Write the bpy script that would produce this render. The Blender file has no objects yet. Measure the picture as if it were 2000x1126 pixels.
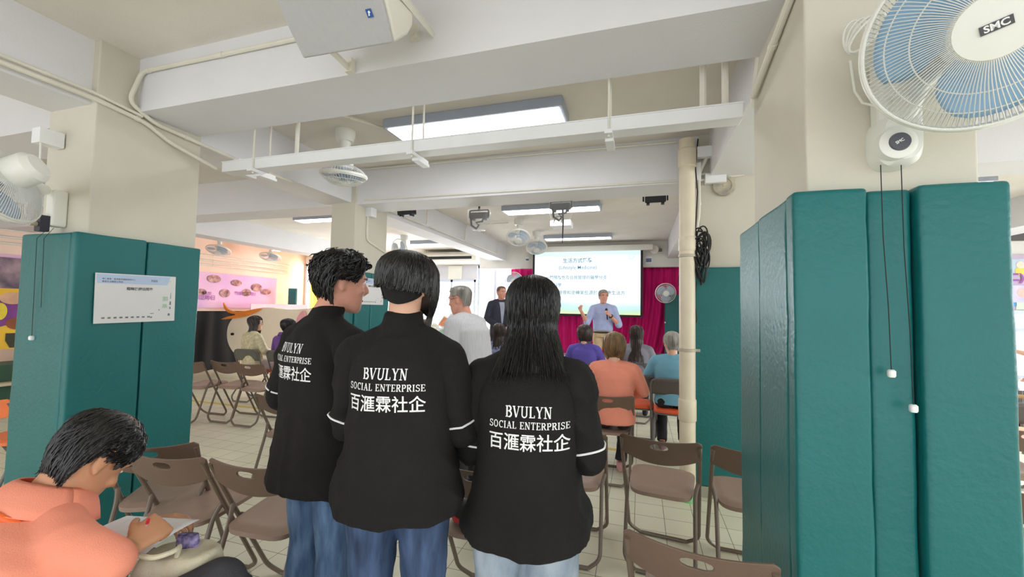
import bpy, bmesh, math, random
from mathutils import Vector, Matrix, noise
from mathutils.bvhtree import BVHTree
from math import sin, cos, pi, radians, atan2, sqrt

random.seed(7)
S = bpy.context.scene
COL = S.collection

# ---------------------------------------------------------------- camera
EYE = Vector((0, 0, 1.5))
FPX = 808.0
def _cam_axes(yaw=17.2, pitch=2.8, roll=1.1):
    yaw, pitch, roll = radians(yaw), radians(pitch), radians(roll)
    fw = Vector((-sin(yaw) * cos(pitch), cos(yaw) * cos(pitch), sin(pitch)))
    r0 = Vector((cos(yaw), sin(yaw), 0)); u0 = r0.cross(fw)
    r = cos(roll) * r0 + sin(roll) * u0
    return r, r.cross(fw), fw
CR, CU, CF = _cam_axes()
cam = bpy.data.cameras.new('camera'); cam.sensor_width = 36; cam.lens = 36 * FPX / 2000
cam.clip_start = 0.02; cam.clip_end = 200
co = bpy.data.objects.new('camera', cam); COL.objects.link(co)
co.matrix_world = Matrix(((CR.x, CU.x, -CF.x, EYE.x), (CR.y, CU.y, -CF.y, EYE.y), (CR.z, CU.z, -CF.z, EYE.z), (0, 0, 0, 1)))
S.camera = co

def at(px, py, X=None, Y=None, Z=None, d=None):
    """real point seen at a photo pixel, on the plane X / Y / Z = const or at camera depth d"""
    r = CR * ((px - 1000) / FPX) + CU * (-(py - 563) / FPX) + CF
    if d is not None: t = d
    elif X is not None: t = (X - EYE.x) / r.x
    elif Y is not None: t = (Y - EYE.y) / r.y
    else: t = (Z - EYE.z) / r.z
    return EYE + r * t

# ---------------------------------------------------------------- world, light, exposure
S.view_settings.view_transform = 'Standard'
S.view_settings.look = 'None'
S.view_settings.exposure = 0.43
S.view_settings.gamma = 1.0
S.view_settings.use_curve_mapping = False
w = bpy.data.worlds.new('daylight'); S.world = w; w.use_nodes = True
bg = w.node_tree.nodes['Background']
bg.inputs[0].default_value = (0.93, 0.96, 1.0, 1); bg.inputs[1].default_value = 1.7

def area(name, loc, size, power, direction, color=(1, 1, 1)):
    l = bpy.data.lights.new(name, 'AREA'); l.shape = 'RECTANGLE'; l.size, l.size_y = size
    l.energy = power; l.color = color
    o = bpy.data.objects.new(name, l); COL.objects.link(o); o.location = loc
    o.rotation_euler = Vector(direction).to_track_quat('-Z', 'Y').to_euler()
    return o
# daylight outside the windows
area('daylight_back_window', (-5.6, 10.75, 1.9), (4.6, 1.5), 360, (0, -1, -0.1), (0.95, 0.97, 1))
area('daylight_orange_window', (-9.0, 10.75, 1.9), (2.0, 1.6), 130, (0, -1, -0.05), (1.0, 0.93, 0.85))
area('daylight_right_window', (4.4, 8.6, 1.4), (5.0, 1.2), 170, (0, -1, -0.1), (0.95, 0.97, 1))
area('daylight_side_window', (7.6, 2.5, 1.8), (7.0, 1.6), 200, (-1, 0, -0.1), (0.95, 0.97, 1))

# ---------------------------------------------------------------- materials
def lin(c):
    return tuple(((v / 255) / 12.92 if v / 255 <= 0.04045 else ((v / 255 + 0.055) / 1.055) ** 2.4) for v in c)
_M = {}
def mat(name, rgb, rough=0.6, var=0.05, vscale=6, bump=0.0, bscale=60, metal=0.0, spec=0.5, stretch=None, rgb2=None, coat=0.0, trans=0.0):
    if name in _M: return _M[name]
    m = bpy.data.materials.new(name); m.use_nodes = True
    nt = m.node_tree; b = nt.nodes['Principled BSDF']; L = nt.links
    c = lin(rgb)
    b.inputs['Roughness'].default_value = rough; b.inputs['Metallic'].default_value = metal
    b.inputs['Specular IOR Level'].default_value = spec
    if coat: b.inputs['Coat Weight'].default_value = coat
    if trans: b.inputs['Transmission Weight'].default_value = trans
    tc = nt.nodes.new('ShaderNodeTexCoord'); mp = nt.nodes.new('ShaderNodeMapping')
    L.new(tc.outputs['Object'], mp.inputs[0])
    if stretch: mp.inputs['Scale'].default_value = stretch
    n = nt.nodes.new('ShaderNodeTexNoise'); n.inputs['Scale'].default_value = vscale; n.inputs['Detail'].default_value = 5
    L.new(mp.outputs[0], n.inputs['Vector'])
    r = nt.nodes.new('ShaderNodeValToRGB')
    a = tuple(max(0, x * (1 - var * 2)) for x in c); z = lin(rgb2) if rgb2 else tuple(min(1, x * (1 + var * 2)) for x in c)
    r.color_ramp.elements[0].color = a + (1,); r.color_ramp.elements[1].color = z + (1,)
    r.color_ramp.elements[0].position = .3; r.color_ramp.elements[1].position = .7
    L.new(n.outputs[0], r.inputs[0]); L.new(r.outputs[0], b.inputs['Base Color'])
    if bump:
        n2 = nt.nodes.new('ShaderNodeTexNoise'); n2.inputs['Scale'].default_value = bscale; n2.inputs['Detail'].default_value = 4
        L.new(mp.outputs[0], n2.inputs['Vector'])
        bp = nt.nodes.new('ShaderNodeBump'); bp.inputs['Strength'].default_value = bump; bp.inputs['Distance'].default_value = 0.01
        L.new(n2.outputs[0], bp.inputs['Height']); L.new(bp.outputs[0], b.inputs['Normal'])
    _M[name] = m
    return m
def emit(name, rgb, strength):
    if name in _M: return _M[name]
    m = bpy.data.materials.new(name); m.use_nodes = True; nt = m.node_tree
    b = nt.nodes['Principled BSDF']; b.inputs['Base Color'].default_value = (.8, .8, .8, 1)
    b.inputs['Emission Color'].default_value = lin(rgb) + (1,); b.inputs['Emission Strength'].default_value = strength
    _M[name] = m; return m
def glassy(name, rgb, alpha=0.3, rough=0.1):
    if name in _M: return _M[name]
    m = bpy.data.materials.new(name); m.use_nodes = True; nt = m.node_tree
    b = nt.nodes['Principled BSDF']; b.inputs['Base Color'].default_value = lin(rgb) + (1,)
    b.inputs['Alpha'].default_value = alpha; b.inputs['Roughness'].default_value = rough
    _M[name] = m; return m
def translucent(name, rgb, w=0.6):
    if name in _M: return _M[name]
    m = bpy.data.materials.new(name); m.use_nodes = True; nt = m.node_tree
    b = nt.nodes['Principled BSDF']; b.inputs['Base Color'].default_value = lin(rgb) + (1,); b.inputs['Roughness'].default_value = .9
    t = nt.nodes.new('ShaderNodeBsdfTranslucent'); t.inputs[0].default_value = lin(rgb) + (1,)
    mx = nt.nodes.new('ShaderNodeMixShader'); mx.inputs[0].default_value = w
    nt.links.new(b.outputs[0], mx.inputs[1]); nt.links.new(t.outputs[0], mx.inputs[2])
    nt.links.new(mx.outputs[0], nt.nodes['Material Output'].inputs[0]); _M[name] = m; return m

# ---------------------------------------------------------------- mesh building
def basis(dirv, up=None):
    d = Vector(dirv).normalized()
    u = Vector(up) if up is not None else (Vector((0, 0, 1)) if abs(d.z) < .95 else Vector((0, 1, 0)))
    x = u.cross(d).normalized(); y = d.cross(x)
    return x, y, d
def rotz(a): return Matrix.Rotation(a, 4, 'Z')

class MB:
    def __init__(s): s.v = []; s.f = []; s.m = []; s.mi = 0
    def add(s, vs, fs):
        o = len(s.v); s.v += [Vector(v) for v in vs]; s.f += [tuple(i + o for i in f) for f in fs]; s.m += [s.mi] * len(fs)
        return s
    def box(s, c, size, M=None):
        c = Vector(c); h = Vector(size) / 2
        vs = [Vector((x * h.x, y * h.y, z * h.z)) for x in (-1, 1) for y in (-1, 1) for z in (-1, 1)]
        if M is not None: vs = [M @ v for v in vs]
        return s.add([c + v for v in vs], [(0, 1, 3, 2), (4, 6, 7, 5), (0, 4, 5, 1), (2, 3, 7, 6), (0, 2, 6, 4), (1, 5, 7, 3)])
    def bx(s, x0, x1, y0, y1, z0, z1):
        return s.box(((x0 + x1) / 2, (y0 + y1) / 2, (z0 + z1) / 2), (abs(x1 - x0), abs(y1 - y0), abs(z1 - z0)))
    def tube(s, pts, r, n=8, closed=False, caps=True):
        P = [Vector(p) for p in pts]; k = len(P)
        R = r if isinstance(r, (list, tuple)) else [r] * k
        T = []
        for i in range(k):
            if closed: t = P[(i + 1) % k] - P[i - 1]
            else: t = P[min(i + 1, k - 1)] - P[max(i - 1, 0)]
            T.append(t.normalized() if t.length > 1e-9 else Vector((0, 0, 1)))
        x, y, _ = basis(T[0]); vs = []
        for i in range(k):
            if i:
                ax = T[i - 1].cross(T[i])
                if ax.length > 1e-7:
                    q = Matrix.Rotation(T[i - 1].angle(T[i]), 3, ax.normalized()); x = q @ x; y = q @ y
            for j in range(n):
                a = 2 * pi * j / n; vs.append(P[i] + (x * cos(a) + y * sin(a)) * R[i])
        fs = []
        for i in range(k if closed else k - 1):
            for j in range(n):
                a = i * n + j; b = i * n + (j + 1) % n; i2 = (i + 1) % k
                fs.append((a, b, i2 * n + (j + 1) % n, i2 * n + j))
        if caps and not closed: fs += [tuple(range(n))[::-1], tuple(range((k - 1) * n, k * n))]
        return s.add(vs, fs)
    def cyl(s, p0, p1, r0, r1=None, n=20): return s.tube([p0, p1], [r0, r0 if r1 is None else r1], n)
    def loft(s, rings, n=24):
        """rings: (centre, U, V, ru, rv, exponent)"""
        vs = []
        for c, U, W, ru, rv, e in rings:
            c = Vector(c); U = Vector(U); W = Vector(W)
            for j in range(n):
                a = 2 * pi * j / n; ca, sa = cos(a), sin(a)
                vs.append(c + U * (ru * math.copysign(abs(ca) ** (2 / e), ca)) + W * (rv * math.copysign(abs(sa) ** (2 / e), sa)))
        k = len(rings); fs = []
        for i in range(k - 1):
            for j in range(n):
                fs.append((i * n + j, i * n + (j + 1) % n, (i + 1) * n + (j + 1) % n, (i + 1) * n + j))
        fs += [tuple(range(n))[::-1], tuple(range((k - 1) * n, k * n))]
        return s.add(vs, fs)
    def ell(s, c, r, M=None, n=16):
        c = Vector(c); r = Vector(r if isinstance(r, (tuple, list, Vector)) else (r, r, r)); vs = []; k = n // 2
        for i in range(1, k):
            t = pi * i / k
            for j in range(n):
                a = 2 * pi * j / n; vs.append(Vector((r.x * sin(t) * cos(a), r.y * sin(t) * sin(a), r.z * cos(t))))
        top = len(vs); vs += [Vector((0, 0, r.z)), Vector((0, 0, -r.z))]; fs = []
        for i in range(k - 2):
            for j in range(n): fs.append((i * n + j, (i + 1) * n + j, (i + 1) * n + (j + 1) % n, i * n + (j + 1) % n))
        for j in range(n):
            fs.append((top, j, (j + 1) % n)); fs.append((top + 1, (k - 2) * n + (j + 1) % n, (k - 2) * n + j))
        if M is not None: vs = [M @ v for v in vs]
        return s.add([c + v for v in vs], fs)
    def lathe(s, prof, c, axis=(0, 0, 1), n=32):
        """prof: (r, h) along axis"""
        x, y, d = basis(axis); c = Vector(c); vs = []
        for r, h in prof:
            for j in range(n):
                a = 2 * pi * j / n; vs.append(c + d * h + (x * cos(a) + y * sin(a)) * max(r, 1e-4))
        k = len(prof); fs = []
        for i in range(k - 1):
            for j in range(n): fs.append((i * n + j, i * n + (j + 1) % n, (i + 1) * n + (j + 1) % n, (i + 1) * n + j))
        fs += [tuple(range(n))[::-1], tuple(range((k - 1) * n, k * n))]
        return s.add(vs, fs)
    def prism(s, poly, o, U, W, t):
        """closed 2-D outline extruded by t along U x W"""
        o = Vector(o); U = Vector(U).normalized(); W = Vector(W).normalized(); N = U.cross(W); k = len(poly)
        vs = [o + U * a + W * b for a, b in poly] + [o + U * a + W * b + N * t for a, b in poly]
        fs = [tuple(range(k))[::-1], tuple(range(k, 2 * k))] + [(i, (i + 1) % k, k + (i + 1) % k, k + i) for i in range(k)]
        return s.add(vs, fs)
    def grid(s, rows, thick=0.0):
        h = len(rows); k = len(rows[0]); vs = [Vector(p) for r in rows for p in r]
        fs = [(i * k + j, i * k + j + 1, (i + 1) * k + j + 1, (i + 1) * k + j) for i in range(h - 1) for j in range(k - 1)]
        return s.add(vs, fs)
    def mesh(s, name, mats, smooth=True, M=None):
        me = bpy.data.meshes.new(name)
        vs = [M @ v for v in s.v] if M is not None else s.v
        me.from_pydata(vs, [], s.f)
        for m in (mats if isinstance(mats, (list, tuple)) else [mats]): me.materials.append(m)
        if any(s.m): me.polygons.foreach_set('material_index', s.m)
        if smooth:
            me.polygons.foreach_set('use_smooth', [True] * len(s.f))
        me.update(); return me
    def build(s, name, mats, parent=None, smooth=True, world=False, bevel=0, seg=3, solid=0, sharp=35, label=None):
        M = winv(parent) if (world and parent is not None) else None
        me = s.mesh(name, mats, smooth, M)
        bm = bmesh.new(); bm.from_mesh(me); bmesh.ops.recalc_face_normals(bm, faces=bm.faces)
        if smooth and sharp:
            for e in bm.edges:
                if len(e.link_faces) == 2 and e.calc_face_angle(0) > radians(sharp): e.smooth = False
        bm.to_mesh(me); bm.free()
        o = bpy.data.objects.new(name, me); COL.objects.link(o)
        if parent is not None: o.parent = parent
        if solid:
            md = o.modifiers.new('solid', 'SOLIDIFY'); md.thickness = solid; md.offset = 0
        if bevel:
            md = o.modifiers.new('bevel', 'BEVEL'); md.width = bevel; md.segments = seg; md.limit_method = 'ANGLE'; md.angle_limit = radians(40)
            md.harden_normals = False
        if label: o['label'] = label
        return o

def winv(o):
    M = Matrix.Translation(o.location) @ o.rotation_euler.to_matrix().to_4x4()
    return M.inverted() @ winv(o.parent) if o.parent else M.inverted()
def tag(o, label, cat, group=None, kind=None):
    o['label'] = label; o['category'] = cat
    if group: o['group'] = group
    if kind: o['kind'] = kind
    return o
def thing(name, label, cat, loc=(0, 0, 0), rz=0, group=None, kind=None):
    o = bpy.data.objects.new(name, None); COL.objects.link(o); o.empty_display_size = .1
    o.location = loc; o.rotation_euler = (0, 0, rz)
    return tag(o, label, cat, group, kind)
def struct(name, mb, m, label=None, smooth=False, **k):
    o = mb.build(name, m, None, smooth=smooth, **k); o['kind'] = 'structure'
    if label: o['label'] = label
    return o
def dup(root, loc, rz, label, group=None):
    r = root.copy(); COL.objects.link(r); r.location = loc; r.rotation_euler = (0, 0, rz)
    r['label'] = label
    if group: r['group'] = group
    for ch in list(root.children):
        c = ch.copy(); COL.objects.link(c); c.parent = r
        for g in list(ch.children):
            d = g.copy(); COL.objects.link(d); d.parent = c
    return r
def remesh(mb, voxel=0.008, smooth=4, fn=None):
    """union of overlapping closed shapes as one continuous skin -> mesh data"""
    me = mb.mesh('tmp', [], False)
    bm = bmesh.new(); bm.from_mesh(me); bmesh.ops.recalc_face_normals(bm, faces=bm.faces); bm.to_mesh(me); bm.free()
    o = bpy.data.objects.new('tmp', me); COL.objects.link(o)
    r = o.modifiers.new('r', 'REMESH'); r.mode = 'VOXEL'; r.voxel_size = voxel; r.adaptivity = 0
    if smooth:
        sm = o.modifiers.new('s', 'SMOOTH'); sm.iterations = smooth; sm.factor = .5
    dg = bpy.context.evaluated_depsgraph_get(); out = bpy.data.meshes.new_from_object(o.evaluated_get(dg))
    bpy.data.objects.remove(o)
    if fn:
        ns = [v.normal.copy() for v in out.vertices]
        for v, nn in zip(out.vertices, ns): v.co = fn(v.co.copy(), nn)
    out.polygons.foreach_set('use_smooth', [True] * len(out.polygons)); out.update()
    return out
def link_mesh(name, me, mats, parent=None):
    me.materials.clear()
    for m in (mats if isinstance(mats, (list, tuple)) else [mats]): me.materials.append(m)
    me.name = name
    o = bpy.data.objects.new(name, me); COL.objects.link(o)
    if parent is not None: o.parent = parent
    return o
def text_mesh(txt, size=1.0, bold=0.0, align='CENTER', res=3):
    c = bpy.data.curves.new('t', 'FONT'); c.body = txt; c.size = size; c.align_x = align; c.offset = bold; c.resolution_u = res
    o = bpy.data.objects.new('t', c); COL.objects.link(o)
    dg = bpy.context.evaluated_depsgraph_get(); me = bpy.data.meshes.new_from_object(o.evaluated_get(dg))
    bpy.data.objects.remove(o); bpy.data.curves.remove(c)
    return me
def text_on(mb, txt, size, o, U, W, off=0.0015, bold=0.0, align='CENTER', fit=None):
    """flat lettering laid on a plane (origin o, directions U right and W up)"""
    me = text_mesh(txt, size, bold, align)
    U = Vector(U).normalized(); W = Vector(W).normalized(); N = U.cross(W); k = 1
    if fit:
        xs = [v.co.x for v in me.vertices]
        if xs: k = fit / (max(xs) - min(xs))
    mb.add([Vector(o) + U * v.co.x * k + W * v.co.y * (k if fit else 1) + N * off for v in me.vertices], [tuple(p.vertices) for p in me.polygons])
    bpy.data.meshes.remove(me)
    return mb
def fillet(pts, r, n=5):
    """polyline with rounded corners"""
    P = [Vector(p) for p in pts]; out = [P[0]]
    for i in range(1, len(P) - 1):
        a, b, c = P[i - 1], P[i], P[i + 1]; u = (a - b); v = (c - b)
        rr = min(r, u.length * .48, v.length * .48); u.normalize(); v.normalize()
        p, q = b + u * rr, b + v * rr
        for k in range(n + 1):
            t = k / n; out.append(p * (1 - t) ** 2 + b * 2 * t * (1 - t) + q * t * t)
    return out + [P[-1]]
# ================================================================ the room
WALLW = mat('white_painted_plaster', (232, 230, 222), .75, .012, 3, .15, 90)
CEILW = mat('ceiling_paint', (232, 226, 217), .85, .02, 2.5, .2, 120)
CREAM = mat('cream_pillar_paint', (211, 206, 190), .7, .015, 3, .1, 90)
PEACH = mat('peach_lit_wall', (246, 218, 200), .75, .015, 3, .1, 90)  # warm light from the orange curtain is put into this wall colour
PIPEW = mat('white_pipe_plastic', (226, 222, 208), .5, .02, 8)
TRUNK = mat('white_trunking', (238, 238, 238), .45, .01, 8)
DARK = mat('black_rubber', (22, 22, 24), .55, .05)
CEIL = 3.02

def floor_mat():
    m = bpy.data.materials.new('cream_floor_tile'); m.use_nodes = True; nt = m.node_tree; b = nt.nodes['Principled BSDF']; L = nt.links
    tc = nt.nodes.new('ShaderNodeTexCoord'); br = nt.nodes.new('ShaderNodeTexBrick')
    br.offset = 0; br.inputs['Scale'].default_value = 1; br.inputs['Brick Width'].default_value = .205; br.inputs['Row Height'].default_value = .205
    br.inputs['Mortar Size'].default_value = .0022; br.inputs['Mortar Smooth'].default_value = .2; br.inputs['Bias'].default_value = 0
    br.inputs['Color1'].default_value = lin((238, 236, 212)) + (1,); br.inputs['Color2'].default_value = lin((231, 229, 204)) + (1,)
    br.inputs['Mortar'].default_value = lin((118, 114, 98)) + (1,)
    mp = nt.nodes.new('ShaderNodeMapping'); mp.inputs['Location'].default_value = (.03, .0, 0); L.new(tc.outputs['Object'], mp.inputs[0]); L.new(mp.outputs[0], br.inputs['Vector'])
    n = nt.nodes.new('ShaderNodeTexNoise'); n.inputs['Scale'].default_value = 2.2; n.inputs['Detail'].default_value = 6; L.new(tc.outputs['Object'], n.inputs['Vector'])
    mx = nt.nodes.new('ShaderNodeMix'); mx.data_type = 'RGBA'; mx.blend_type = 'MULTIPLY'; mx.inputs[0].default_value = .12
    L.new(br.outputs['Color'], mx.inputs[6]); L.new(n.outputs[0], mx.inputs[7]); L.new(mx.outputs[2], b.inputs['Base Color'])
    b.inputs['Roughness'].default_value = .32
    bp = nt.nodes.new('ShaderNodeBump'); bp.inputs['Strength'].default_value = .3; bp.inputs['Distance'].default_value = .002; bp.invert = True
    L.new(br.outputs['Fac'], bp.inputs['Height']); L.new(bp.outputs[0], b.inputs['Normal'])
    return m
struct('floor', MB().bx(-9.8, 7.5, -3.5, 10.3, -.1, 0), floor_mat())
struct('ceiling', MB().bx(-9.95, 7.6, -3.5, 10.4, CEIL, CEIL + .15), CEILW)

# outer walls
struct('wall_left', MB().bx(-9.95, -9.8, -3.5, 10.4, 0, CEIL), PEACH)
wb = MB()
YB = 10.2
for x0, x1, z0, z1 in ((-9.8, -9.75, 0, CEIL), (-9.75, -8.2, 0, 1.0), (-9.75, -8.2, 2.75, CEIL), (-8.2, -7.6, 0, CEIL), (-7.6, -2.2, 0, .95), (-7.6, -2.2, 2.62, CEIL), (-2.2, 1.1, 0, CEIL)):
    wb.bx(x0, x1, YB, YB + .15, z0, z1)
struct('wall_back', wb, WALLW)
# grey upper panels over the back windows
wr = MB(); YR = 8.0
for x0, x1, z0, z1 in ((1.1, 7.5, 0, .62), (1.1, 7.5, 1.62, CEIL), (1.1, 1.5, .62, 1.62), (7.2, 7.5, .62, 1.62)):
    wr.bx(x0, x1, YR, YR + .15, z0, z1)
struct('wall_right_bay', wr, WALLW)
struct('wall_stage_right', MB().bx(1.1, 1.25, 8.0, 10.35, 0, CEIL), WALLW)
ws = MB()
for y0, y1, z0, z1 in ((-3.5, -1.5, 0, CEIL), (-1.5, 6.5, 0, .9), (-1.5, 6.5, 2.5, CEIL), (6.5, 8.15, 0, CEIL)):
    ws.bx(7.5, 7.65, y0, y1, z0, z1)
struct('wall_right', ws, WALLW)
# bulkhead over the stage opening
struct('trim_1', MB().bx(-3.75, 1.1, 9.4, 9.55, 2.46, CEIL), WALLW, 'white bulkhead above the stage opening')

def window(name, x0, x1, z0, z1, y, cols, frame_m, bars=()):
    r = bpy.data.objects.new(name, None); COL.objects.link(r); r.location = ((x0 + x1) / 2, y, z0); r['kind'] = 'structure'
    m = MB(); t = .06
    m.bx(x0, x1, y - .03, y + .05, z0, z0 + t).bx(x0, x1, y - .03, y + .05, z1 - t, z1)
    for i in range(cols + 1):
        x = x0 + (x1 - x0 - t) * i / cols; m.bx(x, x + t, y - .03, y + .05, z0, z1)
    for z in bars: m.bx(x0, x1, y - .03, y + .05, z, z + t)
    m.build('window_frame', frame_m, r, smooth=False, world=True)
    MB().bx(x0 + .02, x1 - .02, y + .02, y + .026, z0 + .02, z1 - .02).build('window_pane', glassy('window_glass', (235, 242, 250), .06, .02), r, smooth=False, world=True)
    return r
BLUEGREY = mat('pale_blue_window_frame', (196, 206, 226), .5, .02)
window('window_1', -7.6, -4.15, .95, 2.25, YB, 5, BLUEGREY)
window('window_2', -4.1, -2.2, .95, 2.62, YB, 4, BLUEGREY)
window('window_3', -9.75, -8.2, 1.0, 2.75, YB, 3, BLUEGREY)
window('window_4', 1.5, 7.2, .62, 1.62, YR, 8, BLUEGREY, (1.3,))
w5 = MB().bx(7.5, 7.58, -1.5, 6.5, .9, .95).bx(7.5, 7.58, -1.5, 6.5, 2.45, 2.5)
for i in range(9): w5.bx(7.5, 7.58, -1.5 + i - .02, -1.5 + i + .02, .9, 2.5)
o = struct('window_5', w5, BLUEGREY)
# panel boards above the lower windows
gp = MB().bx(-7.6, -4.12, YB - .03, YB + .05, 2.25, 2.65)
struct('trim_2', gp, mat('grey_panel', (205, 205, 214), .6, .02), 'grey panel above the back windows')
sq = MB()
for x in (-5.55, -4.75): sq.bx(x - .2, x + .2, YB - .06, YB - .03, 2.27, 2.62)
struct('trim_3', sq, WALLW, 'white square boards on the grey panel')
struct('trim_4', MB().bx(-7.6, -2.2, YB - .12, YB + .02, .91, .96), mat('pale_wood_sill', (226, 200, 170), .5, .05), 'wooden sill under the back windows')

# beams
BEAMW = mat('beam_white_paint', (226, 225, 227), .7, .012, 2.5, .12, 80)
for x0, x1 in ((-7.4, -7.0), (-3.42, -3.06), (.56, .94), (4.5, 4.9)):
    struct('ceiling_beam', MB().bx(x0, x1, -3.5, (9.4 if x1 < 2 else 8.0), 2.64, CEIL + .01), BEAMW)
for y0, y1, z in ((-2.35, -1.95, 2.66), (1.72, 2.1, 2.68), (3.82, 4.2, 2.62)):
    struct('ceiling_beam', MB().bx(-9.85, 7.55, y0, y1, z, CEIL + .01), BEAMW)

# pillars: (x0, x1, y0, y1)
PIL = {'L': (-3.44, -3.01, 1.52, 2.12), 'R': (.52, .96, 1.56, 2.2), 'M': (.48, .92, 3.8, 4.25), 'F': (-3.32, -3.0, 3.8, 4.4),
       'LL': (-7.4, -7.0, 1.5, 2.1), 'LF': (-7.4, -7.0, 3.8, 4.4), 'RF': (4.5, 4.9, 3.8, 4.4)}
for k, (a, b, c, d) in PIL.items():
    if k in ('LL', 'LF'): continue
    struct('pillar', MB().bx(a, b, c, d, 0, CEIL + .005), CREAM, bevel=.008)
# ================================================================ pillar padding
TEAL = mat('teal_vinyl', (16, 106, 106), .4, .03, 3, .25, 45, spec=.45)
def padding(label, loc, panels, group='teal pillar pads'):
    r = thing('pillar_padding', label, 'padding', loc, 0, group)
    for i, (x0, x1, y0, y1, z0, z1) in enumerate(panels):
        m = MB().bx(x0, x1, y0, y1, z0, z1)
        # subdivide so the vinyl can wrinkle a little
        me = m.mesh('pad_panel', TEAL, True, winv(r)); bm = bmesh.new(); bm.from_mesh(me)
        bmesh.ops.recalc_face_normals(bm, faces=bm.faces)
        bmesh.ops.bevel(bm, geom=bm.edges[:], offset=.014, segments=3, profile=.6, affect='EDGES')
        bmesh.ops.subdivide_edges(bm, edges=[e for e in bm.edges if e.calc_length() > .3], cuts=22, use_grid_fill=True)
        bmesh.ops.subdivide_edges(bm, edges=[e for e in bm.edges if e.calc_length() > .1], cuts=5, use_grid_fill=True)
        bm.normal_update()
        for v in bm.verts:
            p = v.co * 3.0; v.co += v.normal * (.004 * noise.noise(p + Vector((i * 7, 0, 0))) + (.0025 * noise.noise(Vector((v.co.x * 4 + i, v.co.y * 4, v.co.z * 26))) if (x1 - x0 < .13 or y1 - y0 < .1) else 0))
        bm.to_mesh(me); bm.free(); me.polygons.foreach_set('use_smooth', [True] * len(me.polygons))
        o = bpy.data.objects.new('pad_panel', me); COL.objects.link(o); o.parent = r
    return r
T = .045
padR = padding('teal padding around the nearest pillar, below the blue-bladed fan', (.73, 1.52, .04), [
    (.46, .655, 1.49, 1.56, .04, 1.885), (.662, .772, 1.515, 1.56, .04, 1.88), (.778, .985, 1.49, 1.56, .04, 1.885),
    (.462, .52, 1.564, 1.895, .04, 1.885), (.464, .52, 1.903, 2.24, .04, 1.885), (.96, 1.0, 1.565, 2.2, .04, 1.885)])
padL = padding('teal padding around the left pillar that carries the white poster', (-3.2, 1.5, .04), [
    (-3.47, -3.02, 1.455, 1.515, .04, 1.88), (-3.014, -2.965, 1.45, 1.795, .04, 1.882), (-3.01, -2.965, 1.803, 2.13, .04, 1.88), (-3.47, -3.42, 1.52, 2.13, .04, 1.88)])
padM = padding('teal padding on the pillar behind the cream drain pipe', (.7, 3.78, .1), [
    (.425, .93, 3.745, 3.795, .09, 1.875), (.44, .478, 3.8, 4.27, .09, 1.875), (.92, .96, 3.8, 4.27, .09, 1.875)])
padF = padding('teal padding on the far pillar behind the two standing men', (-3.2, 3.8, .04), [
    (-3.34, -2.97, 3.745, 3.795, .04, 1.88), (-3.0, -2.955, 3.8, 4.06, .04, 1.88), (-3.0, -2.955, 4.068, 4.42, .04, 1.88)])
struct('baseboard_pillar', MB().bx(.44, .95, 3.75, 4.26, 0, .09), mat('grey_tile_base', (170, 165, 150), .5, .03))
padS = padding('narrow teal padding at the right end of the stage, below the wall fan', (.86, 9.3, .5), [(.5, 1.09, 9.33, 9.385, .5, 1.87)])
padT = padding('narrow teal padding at the left edge of the magenta curtain', (-3.0, 9.3, .1), [(-3.02, -2.72, 9.33, 9.385, .12, 1.9)])
padU = padding('dark teal padding beside the orange curtain in the far left corner', (-9.2, 9.23, .05), [(at(565, 560, Y=9.23).x, at(580, 560, Y=9.23).x, 9.2, 9.26, .05, 1.95)])

# ================================================================ chairs
BRN = mat('brown_plastic', (112, 90, 76), .42, .03, 8, .06, 150)
TAN = mat('taupe_plastic_seat', (152, 128, 114), .42, .03, 8, .06, 150)
BRM = mat('brown_painted_tube', (112, 96, 82), .35, .03, 10, spec=.6)
GRM = mat('grey_painted_tube', (110, 106, 104), .35, .03, 10, spec=.6)
GRB = mat('grey_metal_back', (98, 92, 88), .45, .03, 8)
OLB = mat('olive_grey_back', (104, 106, 98), .45, .03, 8)
ORS = mat('orange_vinyl_seat', (236, 96, 52), .4, .04, 8)
PKS = mat('coral_vinyl_seat', (240, 104, 108), .4, .04, 8)
ORB = mat('orange_plastic_back', (238, 122, 66), .45, .04, 8)

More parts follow.
